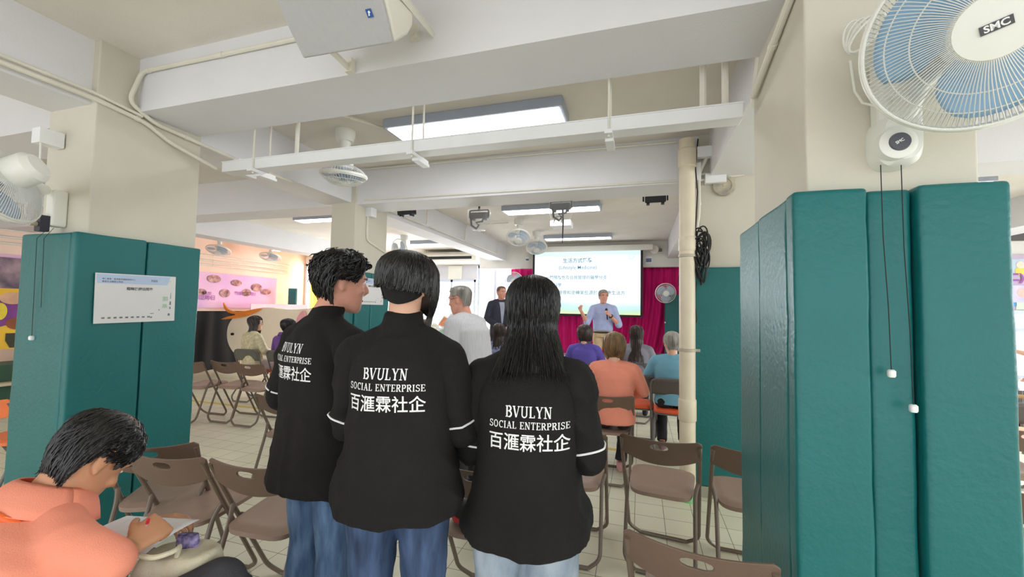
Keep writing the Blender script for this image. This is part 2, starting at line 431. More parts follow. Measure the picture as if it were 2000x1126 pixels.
def brown_chair(label, group, back_m=None, seat_m=None, tube_m=None):
    r = thing('folding_chair', label, 'chair', (0, 0, 0), 0, group)
    bm_, sm_, tm_ = back_m or BRN, seat_m or TAN, tube_m or BRM
    hw = .215
    # front legs run from the top of the back down to the front feet, joined by a floor bar
    for s in (-1, 1):
        MB().tube(fillet([(s * hw, -.205, .74), (s * hw, -.06, .47), (s * hw, .17, .06), (s * (hw - .07), .195, .013)], .07), .0115, 10).build('front_leg', tm_, r)
        MB().tube(fillet([(s * (hw - .005), -.075, .50), (s * (hw - .024), -.105, .44), (s * (hw - .024), -.235, .06), (s * (hw - .09), -.25, .013)], .06), .0115, 10).build('rear_leg', tm_, r)
    MB().tube([(-(hw - .07), .195, .013), (hw - .07, .195, .013)], .0115, 10).build('front_foot_bar', tm_, r)
    MB().tube([(-(hw - .09), -.25, .013), (hw - .09, -.25, .013)], .0115, 10).build('rear_foot_bar', tm_, r)
    MB().tube([(-hw, -.02, .425), (hw, -.02, .425)], .007, 8).build('cross_rod', tm_, r)
    # seat
    n = 28; m = MB(); rows = []
    for q in range(9):
        t = q / 8; row = []
        for j in range(n):
            a = 2 * pi * j / n; e = 5.0
            x = math.copysign(abs(cos(a)) ** (2 / e), cos(a)) * .19; y = math.copysign(abs(sin(a)) ** (2 / e), sin(a)) * .2
            x *= (1 - .10 * (y + .2) / .4 * -1 * 0) ; 
            zz = -.007 * max(0, 1 - (t / .72) ** 4) + (-.012 if t > .96 else 0)
            row.append((x * t * (1.0 + .06 * (y / .2)), .03 + y * t, .452 + zz - .012 * (y * t) / .2 * -1))
        rows.append(row)
    vs = [(0, .03, .445)]; fs = []
    for row in rows[1:]: vs += row
    for j in range(n): fs.append((0, 1 + j, 1 + (j + 1) % n))
    for q in range(7):
        for j in range(n): fs.append((1 + q * n + j, 1 + (q + 1) * n + j, 1 + (q + 1) * n + (j + 1) % n, 1 + q * n + (j + 1) % n))
    base = len(vs); vs += [(x * .98, y, z - .022) for x, y, z in rows[8]]
    last = 1 + 7 * n
    for j in range(n): fs.append((last + j, base + j, base + (j + 1) % n, last + (j + 1) % n))
    fs.append(tuple(range(base, base + n)))
    m.add(vs, fs); m.build('seat', sm_, r, sharp=50)
    # backrest: curved plate with a slot, lower edge sagging in the middle
    m = MB(); nx, nz = 25, 9; T_ = .011; idx = {}
    vs = []; fs = []
    def P(u, v, side):
        x = u * (hw + .012)
        zt = .772 - .022 * (1 - u * u) - (.018 * max(0, (abs(u) - .9) / .1) ** 2); zb = .645 - .055 * (1 - u * u) + .01
        z = zb + (zt - zb) * v
        y = -.212 - .028 * (1 - u * u) + (.77 - z) * .36 + side * T_
        return (x, y, z)
    for side in (0, 1):
        for i in range(nx):
            for k in range(nz):
                idx[side, i, k] = len(vs); vs.append(P(-1 + 2 * i / (nx - 1), k / (nz - 1), side))
    hole = lambda i, k: 10 <= i <= 13 and 5 <= k <= 6
    for i in range(nx - 1):
        for k in range(nz - 1):
            if hole(i, k): continue
            a = [(i, k), (i + 1, k), (i + 1, k + 1), (i, k + 1)]
            fs.append([idx[0, p, q] for p, q in a]); fs.append([idx[1, p, q] for p, q in a][::-1])
            for (p, q), (p2, q2), nb in ((a[0], a[1], (i, k - 1)), (a[1], a[2], (i + 1, k)), (a[2], a[3], (i, k + 1)), (a[3], a[0], (i - 1, k))):
                if not (0 <= nb[0] < nx - 1 and 0 <= nb[1] < nz - 1) or hole(*nb):
                    fs.append([idx[0, p, q], idx[1, p, q], idx[1, p2, q2], idx[0, p2, q2]])
    # round the slot corners
    for side in (0, 1):
        c_ = vs[idx[side, 12, 6]]
        for i, dx in ((10, -.044), (11, -.026), (12, 0), (13, .026), (14, .044)):
            for k, dz in ((5, -1), (6, 0), (7, 1)):
                if k == 6 and i in (11, 12, 13): continue
                v = vs[idx[side, i, k]]; z = c_[2] + dz * (.0165 if abs(dx) < .03 else .0105)
                vs[idx[side, i, k]] = (dx if k != 6 else dx * 1.14, c_[1] + (c_[2] - z) * .36, z)
    m.add(vs, fs); o = m.build('backrest', bm_, r, sharp=50, bevel=.003, seg=2)
    return r

def grey_chair(label, group, back_m=None, seat_m=None):
    r = thing('padded_folding_chair', label, 'chair', (0, 0, 0), 0, group); hw = .215
    loop = fillet([(-hw, .0, .36), (-hw, -.17, .79), (hw, -.17, .79), (hw, .0, .36)], .09, 7)
    MB().tube(loop, .012, 10).build('back_frame', GRM, r)
    for s in (-1, 1):
        MB().tube(fillet([(s * hw, .0, .36), (s * hw, .13, .06), (s * (hw - .06), .16, .013)], .05), .012, 10).build('front_leg', GRM, r)
        MB().tube(fillet([(s * (hw - .024), .1, .42), (s * (hw - .024), -.19, .07), (s * (hw - .09), -.22, .013)], .06), .011, 10).build('rear_leg', GRM, r)
    MB().tube([(-(hw - .06), .16, .013), (hw - .06, .16, .013)], .012, 10).build('front_foot_bar', GRM, r)
    MB().tube([(-(hw - .09), -.22, .013), (hw - .09, -.22, .013)], .011, 10).build('rear_foot_bar', GRM, r)
    m = MB(); rows = []
    for i in range(13):
        u = -1 + 2 * i / 12; row = []
        for k in range(7):
            v = k / 6; zt = .788 - .075 * max(0, (abs(u) - .6) / .4) ** 2.4; zb = .62 + .0 * u; z = zb + (zt - zb) * v
            row.append((u * (hw - .006), -.17 + (.79 - z) * .39 - .018 * (1 - u * u), z))
        rows.append(row)
    m.grid(rows); m.build('backrest', back_m or GRB, r, solid=.012, sharp=0)
    m = MB(); k = 20
    rings = [(Vector((0, .03, z)), (1, 0, 0), (0, 1, 0), .19 * q, .19 * q, 4) for z, q in ((.425, .94), (.43, 1), (.452, 1), (.466, .96), (.472, .8), (.474, .4))]
    m.loft(rings, 32); m.build('seat_pad', seat_m or ORS, r, sharp=60)
    MB().loft([(Vector((0, .03, z)), (1, 0, 0), (0, 1, 0), .193, .193, 4) for z in (.412, .427)], 32).build('seat_pan', GRM, r)
    return r

_first = {}
def place(builder, key, label, group, p, rz, **k):
    if key not in _first:
        _first[key] = o = builder(label, group, **k); o.location = (p[0], p[1], 0); o.rotation_euler = (0, 0, rz)
        return o
    return dup(_first[key], (p[0], p[1], 0), rz, label, group)
def from_back(pl, pr=None, rot=0, z=.765, back=-.21, w=.455):
    """chair centre and heading from the two seen top corners of its back (or one corner and a heading)"""
    a = at(pl[0], pl[1], Z=z) if pl else None; b = at(pr[0], pr[1], Z=z) if pr else None
    if a is not None and b is not None:
        rz = atan2(b.y - a.y, b.x - a.x) if rot is None else rot; mid = (a + b) / 2
    else:
        rz = rot or 0; ux = Vector((cos(rz), sin(rz), 0)); mid = a + ux * w / 2 if a is not None else b - ux * w / 2
    f = Vector((-sin(rz), cos(rz), 0)); c = mid - f * back
    return (c.x, c.y), rz
CH = {}
G1 = 'brown folding chairs set out for the audience'
def bc(label, pl, pr=None, rot=0, z=.765):
    p, rz = from_back(pl, pr, rot, z); CH[label] = o = place(brown_chair, "brown", label, G1, p, rz); return o
bc('empty brown folding chair in front of the pipe, right of the woman in black', (1212, 845), (1369, 866), radians(-6))
bc('empty brown folding chair half hidden by the nearest teal pillar', (1388, 868), None, radians(-3))
bc('brown folding chair right beside the black jacket of the long-haired woman', None, (1187, 850), radians(2))
bc('nearest brown folding chair, cut off by the bottom of the photo', (1222, 1042), (1512, 1092), radians(-8))
bc('brown folding chair the woman in the peach top sits on', None, (1240, 774), radians(2))
bc('empty brown folding chair just behind the tall man in jeans at left', (406, 894), None, radians(4))
bc('brown folding chair in front of the seated man writing, beside the left pillar', (268, 876), (376, 898), radians(8))
bc('brown folding chair pressed against the left teal pillar, behind another one', (262, 851), (322, 884), radians(28))
bc('brown folding chair peeking out behind the right edge of the left pillar', None, (397, 706), radians(4))
bc('brown folding chair in the middle left, with a yellow line behind its feet', (410, 703), None, radians(4))
bc('brown folding chair in the middle left, overlapping the one before it', (455, 707), None, radians(4))
bc('brown folding chair cut off by the back of the leftmost standing man', (497, 768), None, radians(4))
bc('brown folding chair with a leaflet leaning on it, between two black jackets', (912, 822), None, radians(-2))
bc('brown folding chair carrying a green leaflet, between the standing women', (868, 912), (982, 910), radians(2))
bc('brown folding chair at far right, front row beside the teal pillar', (1938, 951), None, radians(0))
bc('brown folding chair at far right, second row beside the teal pillar', (1925, 830), None, radians(0))
G2 = 'grey framed folding chairs with padded seats'
def gc(label, pl, pr=None, rot=0, key='grey', **k):
    p, rz = from_back(pl, pr, rot, .79, -.17, .43); CH[label] = o = place(grey_chair, key, label, G2, p, rz, **k); return o
gc('grey folding chair with orange seat the woman in cream jacket sits on', (456, 681), (503, 684), radians(6), 'olive', back_m=OLB)
gc('grey folding chair with orange seat the person in purple at left sits on', (519, 684), None, radians(6), 'olive')
gc('grey folding chair half hidden behind the black sleeve at left', (542, 716), None, radians(6), 'olive')
gc('grey folding chair with orange seat the old woman in blue sits on', (1271, 738), None, radians(-3))
gc('grey folding chair of the woman with long dark hair near the stage', (1222, 709), (1262, 710), radians(-2), 'pink', seat_m=PKS)
gc('empty grey folding chair with orange seat right of the peach top', (1226, 731), (1258, 734), radians(-2))
gc('grey folding chair of the person in violet top near the stage', (1108, 706), None, radians(-2), 'pink')
gc('grey folding chair at far right, partly behind the nearest pillar', (1945, 785), None, radians(0))
for px, py, lab in ((18, 780, 'orange folding chair at the left edge behind the padded pillar'),):
    p, rz = from_back(None, (px, py), radians(6)); place(brown_chair, 'orange', lab, None, p, rz, back_m=ORB, seat_m=ORB, tube_m=GRM)
# ================================================================ people
def skin_mat(name, rgb): return mat(name, rgb, .5, .03, 14, .05, 120, spec=.4)
SK1 = skin_mat('skin_light', (226, 178, 152)); SK2 = skin_mat('skin_tan', (196, 142, 108)); SK3 = skin_mat('skin_rosy', (222, 160, 138))
def hair_mat(name, rgb, rgb2=None, rough=.38): return mat(name, rgb, rough, .15, 30, .3, 160, spec=.6, stretch=(1, 1, .15), rgb2=rgb2)
HB = hair_mat('black_hair', (20, 18, 19)); HBR = hair_mat('dark_brown_hair', (38, 28, 26), (66, 48, 42)); HLB = hair_mat('highlighted_brown_hair', (88, 66, 44), (160, 126, 86))
HG = hair_mat('grey_hair', (120, 116, 108), (172, 168, 158)); HS = hair_mat('silver_hair', (150, 146, 138), (196, 194, 190))
BLK = mat('black_cotton', (30, 28, 28), .85, .08, 5, .5, 320, spec=.3)
WHT = mat('white_print', (244, 244, 244), .6, .0)
EYEW = mat('eye_white', (235, 230, 225), .2, 0); EYED = mat('eye_dark', (28, 20, 18), .2, 0)
LIP = mat('lip_tone', (190, 112, 104), .45, .03)

HEADR = [(-.117, .020, .082, .045), (-.100, .038, .092, .012), (-.075, .052, .094, -.030), (-.045, .061, .095, -.060), (-.015, .067, .093, -.080), (.015, .071, .091, -.092),
         (.045, .074, .091, -.099), (.070, .071, .083, -.096), (.092, .058, .062, -.080), (.108, .038, .034, -.052), (.116, .018, .008, -.026)]
def head_ring(z):
    R = HEADR
    if z <= R[0][0]: return R[0][1:]
    for a, b in zip(R, R[1:]):
        if z <= b[0]:
            t = (z - a[0]) / (b[0] - a[0]); return tuple(a[i] * (1 - t) + b[i] * t for i in (1, 2, 3))
    return R[-1][1:]
def head_pt(th, z):
    """th: 0 = face front (+Y), positive to the right (+X)"""
    hw, f, b = head_ring(z); c = (f + b) / 2; r = (f - b) / 2
    return Vector((hw * sin(th), c + r * cos(th), z))

def head_mb(mb, M, k, detail=True):
    A = lambda p: M @ (Vector(p) * k)
    X = (M.to_3x3() @ Vector((1, 0, 0))); Yv = (M.to_3x3() @ Vector((0, 1, 0))); Z = (M.to_3x3() @ Vector((0, 0, 1))); R3 = M.to_3x3()
    mb.loft([(A((0, (f + b) / 2, z)), X, Yv, hw * k, (f - b) / 2 * k, 2.15) for z, hw, f, b in HEADR], 32)
    mb.tube([A((0, .086, .03)), A((0, .098, .005)), A((0, .113, -.022)), A((0, .098, -.034))], [.008 * k, .009 * k, .0125 * k, .007 * k], 10)
    for s in (-1, 1):
        mb.ell(A((s * .011, .098, -.026)), (.008 * k, .009 * k, .007 * k), R3)
        mb.tube([A((s * .012, .089, .030)), A((s * .032, .087, .036)), A((s * .055, .068, .028))], [.007 * k, .009 * k, .006 * k], 8)
        mb.ell(A((s * .040, .070, -.022)), (.022 * k, .018 * k, .018 * k), R3)
        # ear: rim, lobe and bowl
        rim = []
        for q in range(11):
            a = radians(-100 + q * 26); rim.append(A((s * (.078 + .006 * sin(a)), -.012 - .017 * cos(a), .004 + .030 * sin(a))))
        mb.tube(rim, [.0045 * k] * 11, 8)
        mb.ell(A((s * .075, -.010, .0)), (.008 * k, .016 * k, .026 * k), R3)
        mb.ell(A((s * .076, -.006, -.027)), (.006 * k, .009 * k, .010 * k), R3)
    mb.ell(A((0, .086, -.058)), (.023 * k, .010 * k, .006 * k), R3); mb.ell(A((0, .085, -.068)), (.020 * k, .010 * k, .007 * k), R3)
    mb.ell(A((0, .080, -.100)), (.022 * k, .014 * k, .013 * k), R3)

def hand_mb(mb, w, d, nrm, side, k=1.0, curl=.5, spread=.12):
    """w wrist, d pointing direction, nrm palm side, side +1 when the thumb leaves toward nrm x d"""
    d = Vector(d).normalized(); nrm = (Vector(nrm) - d * Vector(nrm).dot(d)).normalized(); t = nrm.cross(d) * side
    w = Vector(w)
    mb.loft([(w - d * .01, t, nrm, .024 * k, .017 * k, 2.2), (w + d * .02 * k, t, nrm, .030 * k, .016 * k, 2.6), (w + d * .055 * k, t, nrm, .039 * k, .015 * k, 3), (w + d * .088 * k, t, nrm, .040 * k, .012 * k, 3)], 20)
    for i, (off, L, r) in enumerate(((.030, .078, .0085), (.0105, .088, .009), (-.0105, .082, .0086), (-.030, .064, .0078))):
        p = w + d * .082 * k + t * off * k; a = 0; pts = [p - d * .012 * k, p]; dd = (d + t * spread * (off / .03) * .6).normalized()
        for seg, fr in enumerate((.46, .31, .23)):
            a += curl * (1.05, 1.15, .8)[seg] * (1 + .08 * i); q = dd * cos(a) + nrm * sin(a); p = p + q * L * fr * k; pts.append(p)
        mb.tube(pts, [r * k, r * 1.05 * k, r * k, r * .92 * k, r * .74 * k], 10)
        mb.ell(pts[-1], r * .74 * k, None, 8)
    p = w + d * .022 * k + t * .024 * k; td = (t * .75 + d * .7 + nrm * .35).normalized(); pts = [p, p + td * .038 * k]; td2 = (td * .8 + d * .45 + nrm * curl * .7).normalized()
    pts += [pts[-1] + td2 * .030 * k]; td3 = (td2 + d * .35 + nrm * curl * .5).normalized(); pts += [pts[-1] + td3 * .022 * k]
    mb.tube(pts, [.013 * k, .0108 * k, .0095 * k, .0075 * k], 10); mb.ell(pts[-1], .0075 * k, None, 8)

def cloth(A, seed, flare=.03):
    """hanging cotton: long vertical folds that open toward the hem, diagonal pulls near the elbows"""
    def fn(p, n):
        low = min(1, max(0, (1.25 - p.z) / .5)); q = Vector((p.x * 7 + seed, p.y * 7, p.z * .9))
        rg_ = lambda v: (1 - min(1, abs(noise.noise(v)) * 2.2)) ** 2
        d = A * (.35 + low) * (noise.noise(q) + .45 * noise.noise(q * 2.1)) + .007 * low * rg_(Vector((p.x * 6 + seed * 2, p.y * 6, p.z * 1.3))) + .005 * (1 - low * .6) * rg_(Vector((p.x * 4 + p.z * 5, p.y * 4 + seed, p.z * 5 - p.x * 5))); ax = min(1, max(0, (abs(p.x) - .12) / .08))
        r = Vector((p.x * 5, p.y * 9 + seed, p.z * 15 + abs(p.x) * 14))
        d += .012 * ax * rg_(r * .6) + .006 * ax * noise.noise(r) + .003 * noise.noise(Vector((p.x * 9 + p.z * 12, p.y * 9, p.z * 7 - p.x * 9 + seed))) + .0012 * noise.noise(p * 24)
        return p + n * d
    return fn
def lerp(a, b, t): return Vector(a) * (1 - t) + Vector(b) * t

def folds(A, f=(5, 5, 1.6), seed=0, A2=.0015):
    def fn(p, n):
        q = Vector((p.x * f[0] + seed, p.y * f[1], p.z * f[2] - seed))
        return p + n * (A * (noise.noise(q) + .5 * noise.noise(q * 2.3)) + A2 * noise.noise(p * 26))
    return fn

def hair_surface(zline, thick, edge=.004, top=.117):
    """outer hair shell: (angle, s) -> point; s 0 at the crown, 1 at the hairline"""
    def f(th, s, extra=0.0):
        th = (th + pi) % (2 * pi) - pi
        s1 = min(s, 1.0); zl = zline(th); z = top + (zl - top) * (sin(s1 * pi / 2) ** 1.35 if False else s1)
        # more samples near the crown where the surface turns over
        p = head_pt(th, min(z, .116)); c = Vector((0, -.008, 0)); n = (p - c).normalized()
        t = thick(th, s1) + extra
        p = p + n * t
        if s1 < .08:
            q = Vector((0, -.012, .117 + thick(th, 0) + extra)); p = q.lerp(p, (s1 / .08))
        return p
    return f

def hair(parent, M, k, m, zline, thick, strands=600, ext=lambda th: 0.02, lift=.004, wave=0.0, swirl=0.0, r=.0016, seed=1, zmin_s=.05, ext_dir=(0, -.05, -1), shell=None, name='hair', floorfn=None):
    rnd = random.Random(seed); f = hair_surface(zline, thick)
    mb = MB(); n, K = 56, 18
    A = lambda p: M @ (Vector(p) * k)
    vs = []; fs = []
    for i in range(K + 1):
        s = (i / K) ** .9
        for j in range(n): vs.append(A(f(2 * pi * j / n - pi, max(s, .02))))
    for j in range(n):
        th = 2 * pi * j / n - pi; p = head_pt(th, zline(th)); vs.append(A(p - (p - Vector((0, -.01, p.z))).normalized() * .012))
    for i in range(K + 1):
        for j in range(n): fs.append((i * n + j, i * n + (j + 1) % n, (i + 1) * n + (j + 1) % n, (i + 1) * n + j))
    fs.append(tuple(range(n))[::-1])
    mb.add(vs, fs)
    if shell: shell(mb, A)
    R3 = M.to_3x3()
    for q in range(strands):
        th = rnd.uniform(-pi, pi); s0 = rnd.random() ** .8 * .8; L = rnd.uniform(.25, .7)
        e = ext(th); s1 = min(1.0, s0 + L); over = max(0, s0 + L - .92) / .3 * e if e else 0
        ph = rnd.uniform(0, 6.28); lf = lift * rnd.uniform(.1, 1.0); sw = swirl * rnd.uniform(.5, 1.2); wv = wave * rnd.uniform(.4, 1.3)
        pts = []; N = 7
        for i in range(N):
            t = i / (N - 1); s = max(s0 + (s1 - s0) * t, zmin_s)
            pts.append(f(th + sw * t + wv * sin(ph + 5 * t), s, -.001 + lf * t ** 1.3 + (wv * .04) * sin(ph + 6 * t)))
        if over:
            d = Vector(ext_dir); last = pts[-1]
            for i in range(1, 6):
                t = i / 5; pts.append(last + d * over * t + Vector((.006 * sin(ph + 3 * t) * wave * 4, -.002 * t, 0)))
        if floorfn: pts = [floorfn(p) for p in pts]
        rr = r * rnd.uniform(.6, 1.3); c = len(pts)
        mb.tube([A(p) for p in pts], [rr * k * (.5 + .8 * sin(pi * min(1, (i + .6) / c * .9))) if i < c - 1 else rr * .2 * k for i in range(c)], 4)
    o = mb.build(name, m, parent, sharp=60)
    return o

def head_matrix(c, head, k):
    y, p, r = (radians(a) for a in head)
    return Matrix.Translation(c) @ Matrix.Rotation(y, 4, 'Z') @ Matrix.Rotation(p, 4, 'X') @ Matrix.Rotation(r, 4, 'Y')

def human(label, loc, rz, H=1.7, sit=False, spine=None, head=(0, 0, 0), head_c=None, skin=SK1, arms=None, legs=None, sw=.175, build=1.0, voxel=.009,
          top=None, top_m=BLK, hem=None, hem_w=None, sleeve=.9, sleeve_r=1.0, rings=None, fold=.006, sep=False, topvox=None, shdrop=.055, pants_m=None, pants_r=1.0, shoe_m=None, collar=True, curl=.5, palms=None,
          topname='jacket', pantsname='trousers', eyes=True, kh=1.0, topfn=None, group=None, hands=True, seatz=.46, belt=None, body_hands_k=1.0, collar_h=.03):
    s = H / 1.7; k = s ** .5 * kh
    if sit: P = Vector((0, 0, seatz + .085)); N = Vector((0, -.02, seatz + .085 + .49 * s))
    else: P = Vector((0, 0, .92 * s)); N = Vector((0, -.01, 1.43 * s))
    if spine: P, N = Vector(spine[0]), Vector(spine[1])
    up = (N - P).normalized(); fwd = Vector((1, 0, 0)).cross(up) * -1; fwd = up.cross(Vector((1, 0, 0))); fwd.normalize()
    X = Vector((1, 0, 0))
    if fwd.y < 0: fwd = -fwd
    hc = Vector(head_c) if head_c else N + Vector((0, .035, .155 * s))
    HM = head_matrix(hc, head, k)
    sh = [N - up * shdrop * s + X * sd * sw * s for sd in (-1, 1)]
    if arms is None:
        arms = [((sd * .26 * s, .0, N.z - .30 * s), (sd * .22 * s, .16, N.z - .40 * s if sit else N.z - .52 * s)) for sd in (-1, 1)]
    if legs is None:
        if sit: legs = [((sd * .10, .41 * s, seatz + .05), (sd * .11, .40 * s, .085)) for sd in (-1, 1)]
        else: legs = [((sd * .095, .015, .49 * s), (sd * .10, -.02, .085)) for sd in (-1, 1)]
    hip = [P + X * sd * .088 * s - up * .02 for sd in (-1, 1)]
    B = build * s
    body = MB()
    tors = [(-.06, .15, .105), (.08, .155, .11), (.3, .138, .10), (.5, .142, .105), (.72, .15, .10), (.86, .118, .08), (.96, .07, .062)]
    body.loft([(P.lerp(N, t), X, fwd, a * B, b * B, 2.4) for t, a, b in tors], 24)
    neck_t = HM @ Vector((0, -.012, -.05)) ; body.tube([N - up * .05, N + up * .01, neck_t], [.058 * s, .055 * s, .054 * s], 20)
    body.tube([N - up * .03, neck_t + Vector((0, 0, .0))], [.06 * s, .052 * s], 16)
    head_mb(body, HM, k)
    for i, sd in enumerate((-1, 1)):
        e, wv = Vector(arms[i][0]), Vector(arms[i][1])
        body.tube([N - up * (.05 + (shdrop - .055)) + X * sd * .02, sh[i], lerp(sh[i], e, .5), e], [.042 * s, .046 * B, .045 * B, .038 * B], 14)
        body.ell(sh[i], .047 * B); body.ell(e, .038 * B)
        body.tube([e, lerp(e, wv, .3), wv], [.037 * B, .039 * B, .026 * B], 14)
        if hands:
            d = (wv - e).normalized(); pn = Vector(palms[i]) if palms else Vector((-sd, 0.2, -.2))
            nn = (pn - d * pn.dot(d)).normalized(); t = nn.cross(d); side = 1 if t.dot(Vector((-sd * .3, .6, 1))) > 0 else -1
            hand_mb(body, wv, d, pn, side, s * body_hands_k, curl if not isinstance(curl, (list, tuple)) else curl[i])
        kn, an = Vector(legs[i][0]), Vector(legs[i][1])
        body.tube([hip[i], lerp(hip[i], kn, .5), kn], [.082 * B, .068 * B, .052 * B], 14); body.ell(kn, .052 * B)
        body.tube([kn, lerp(kn, an, .3), an], [.050 * B, .053 * B, .036 * B], 14)
        body.tube([an + Vector((0, -.03, -.045)), an + Vector((0, .05, -.05)), an + Vector((0, .15, -.06))], [.03, .034, .022], 12)
    bo = link_mesh('person', remesh(body, voxel, 3), skin)
    bo.location = loc; bo.rotation_euler = (0, 0, rz); tag(bo, label, 'person', group)
    if eyes:
        R3 = HM.to_3x3()
        for sd in (-1, 1):
            e = MB(); e.ell(HM @ (Vector((sd * .031, .0768, .010)) * k), (.0125 * k, .0085 * k, .0055 * k), R3); e.mi = 1
            e.ell(HM @ (Vector((sd * .031, .0816, .010)) * k), (.0052 * k, .0042 * k, .0050 * k), R3, 10); e.build('eye', [EYEW, EYED], bo)
            MB().tube([HM @ (Vector(v) * k) for v in ((sd * .014, .097, .029), (sd * .032, .0945, .034), (sd * .050, .079, .029))], [.003 * k, .0035 * k, .002 * k], 6).build('eyebrow', HB, bo)
        MB().ell(HM @ (Vector((0, .0915, -.0605)) * k), (.020 * k, .006 * k, .006 * k), R3).build('lips', LIP, bo)
    # upper garment
    c = MB()
    rg = rings or [(-.16 if not sit else -.10, .185, .135), (.05, .182, .13), (.3, .172, .125), (.55, .178, .13), (.75, .187, .13), (.89, .165, .11), (.97, .10, .085)]
    c.loft([(P.lerp(N, t) + (fwd * q[0] if q else Vector()), X, fwd, a * B, b * B, 2.5) for t, a, b, *q in rg], 32)
    slv = []
    for i, sd in enumerate((-1, 1)):
        e, wv = Vector(arms[i][0]), Vector(arms[i][1]); q = sleeve_r * B
        tz = (shdrop - .055) * .6; c.tube([N - up * (.01 + tz) + X * sd * .02, N - up * (.02 + tz) + X * sd * .075 * s, sh[i]], [.062 * s, .06 * s, .066 * B], 16)
        body_c = c
        if sep:
            c.ell(sh[i] - X * sd * .02, .062 * q); c = MB(); slv.append(c)
        c.ell(sh[i], .068 * q)
        if sleeve > 0:
            en = lerp(e, wv, sleeve)
            c.tube([sh[i], lerp(sh[i], e, .5), e], [.070 * q, .066 * q, .060 * q], 16); c.ell(e, .060 * q)
            c.tube([e, lerp(e, en, .4), en], [.060 * q, .057 * q, .046 * q], 16)
        else:
            en = lerp(sh[i], e, 1 + sleeve); c.tube([sh[i], lerp(sh[i], en, .5), en], [.072 * q, .070 * q, .066 * q], 16)
        c = body_c
    if collar:
        nd = (neck_t - N).normalized(); c.loft([(N - up * .035, X, fwd, .085 * s, .082 * s, 2.2), (N + nd * .005, X, fwd, .072 * s, .07 * s, 2.1), (N + nd * collar_h, X, fwd, .066 * s, .065 * s, 2)], 28)
    me = remesh(c, topvox or voxel, 10 if sep or topvox else 5, topfn or folds(fold, seed=random.random() * 50))
    to = link_mesh(topname, me, top_m, bo)
    for m_ in slv: link_mesh('sleeve', remesh(m_, voxel * .8, 5, topfn or folds(fold)), top_m, to)
    # trousers and shoes
    if pants_m:
        c = MB()
        c.loft([(P.lerp(N, t), X, fwd, a * B * min(1.05, pants_r), b * B * min(1.05, pants_r), 2.5) for t, a, b in ((-.10 if not sit else -.08, .165, .12), (.05, .168, .122), (.2, .158, .112))], 24)
        for i in (0, 1):
            kn, an = Vector(legs[i][0]), Vector(legs[i][1]); q = B * pants_r
            c.tube([hip[i], lerp(hip[i], kn, .25), lerp(hip[i], kn, .5), kn], [.088 * B, .090 * q, .084 * q, .068 * q], 16); c.ell(kn, .068 * q)
            c.tube([kn, lerp(kn, an, .35), an + Vector((0, 0, .0))], [.068 * q, .066 * q, .055 * q], 16)
            c.ell(hip[i] + Vector((0, -.03, 0)), (.090 * B, .098 * q, .10 * B))
        link_mesh(pantsname, remesh(c, voxel, 4, folds(.005, (7, 7, 9), random.random() * 50)), pants_m, bo)
    for i in (0, 1):
        an = Vector(legs[i][1]); m = MB()
        m.loft([(an + Vector((0, y, -.085 + z)), X, Vector((0, 0, 1)), w_, h_, 2.6) for y, z, w_, h_ in ((-.075, .03, .022, .024), (-.055, .042, .035, .040), (0, .042, .038, .042), (.07, .034, .042, .034), (.14, .028, .043, .026), (.185, .022, .03, .019), (.2, .02, .012, .01))], 20)
        m.build('shoe', shoe_m or DARK, bo, sharp=70)
    return bo, to, HM, k

def project_on(me_obj, o, U, W, D, polys, off=.0025, maxd=1.0):
    """lay flat outlines (in U, W metres) onto a garment by casting along D (garment's own space)"""
    me = me_obj.data; bvh = BVHTree.FromPolygons([v.co for v in me.vertices], [tuple(p.vertices) for p in me.polygons])
    return bvh
def press(to, src, name, m, o, U, W, D, parent, off=.0022):
    bm = bmesh.new(); bm.from_mesh(src); bmesh.ops.triangulate(bm, faces=bm.faces[:])
    for _ in range(3):
        es = [e for e in bm.edges if e.calc_length() > .009]
        if not es: break
        bmesh.ops.subdivide_edges(bm, edges=es, cuts=1); bmesh.ops.triangulate(bm, faces=[f for f in bm.faces if len(f.verts) > 3])
    me = to.data; bvh = BVHTree.FromPolygons([v.co for v in me.vertices], [tuple(p.vertices) for p in me.polygons])
    U = Vector(U).normalized(); W = Vector(W).normalized(); D = Vector(D).normalized(); dead = []
    for v in bm.verts:
        p = Vector(o) + U * v.co.x + W * v.co.y; h = bvh.ray_cast(p, D, 1.5)
        if h[0] is None: dead.append(v); continue
        v.co = h[0] - D * off
    bmesh.ops.delete(bm, geom=dead, context='VERTS')
    out = bpy.data.meshes.new(name); bm.to_mesh(out); bm.free()
    return link_mesh(name, out, m, parent)

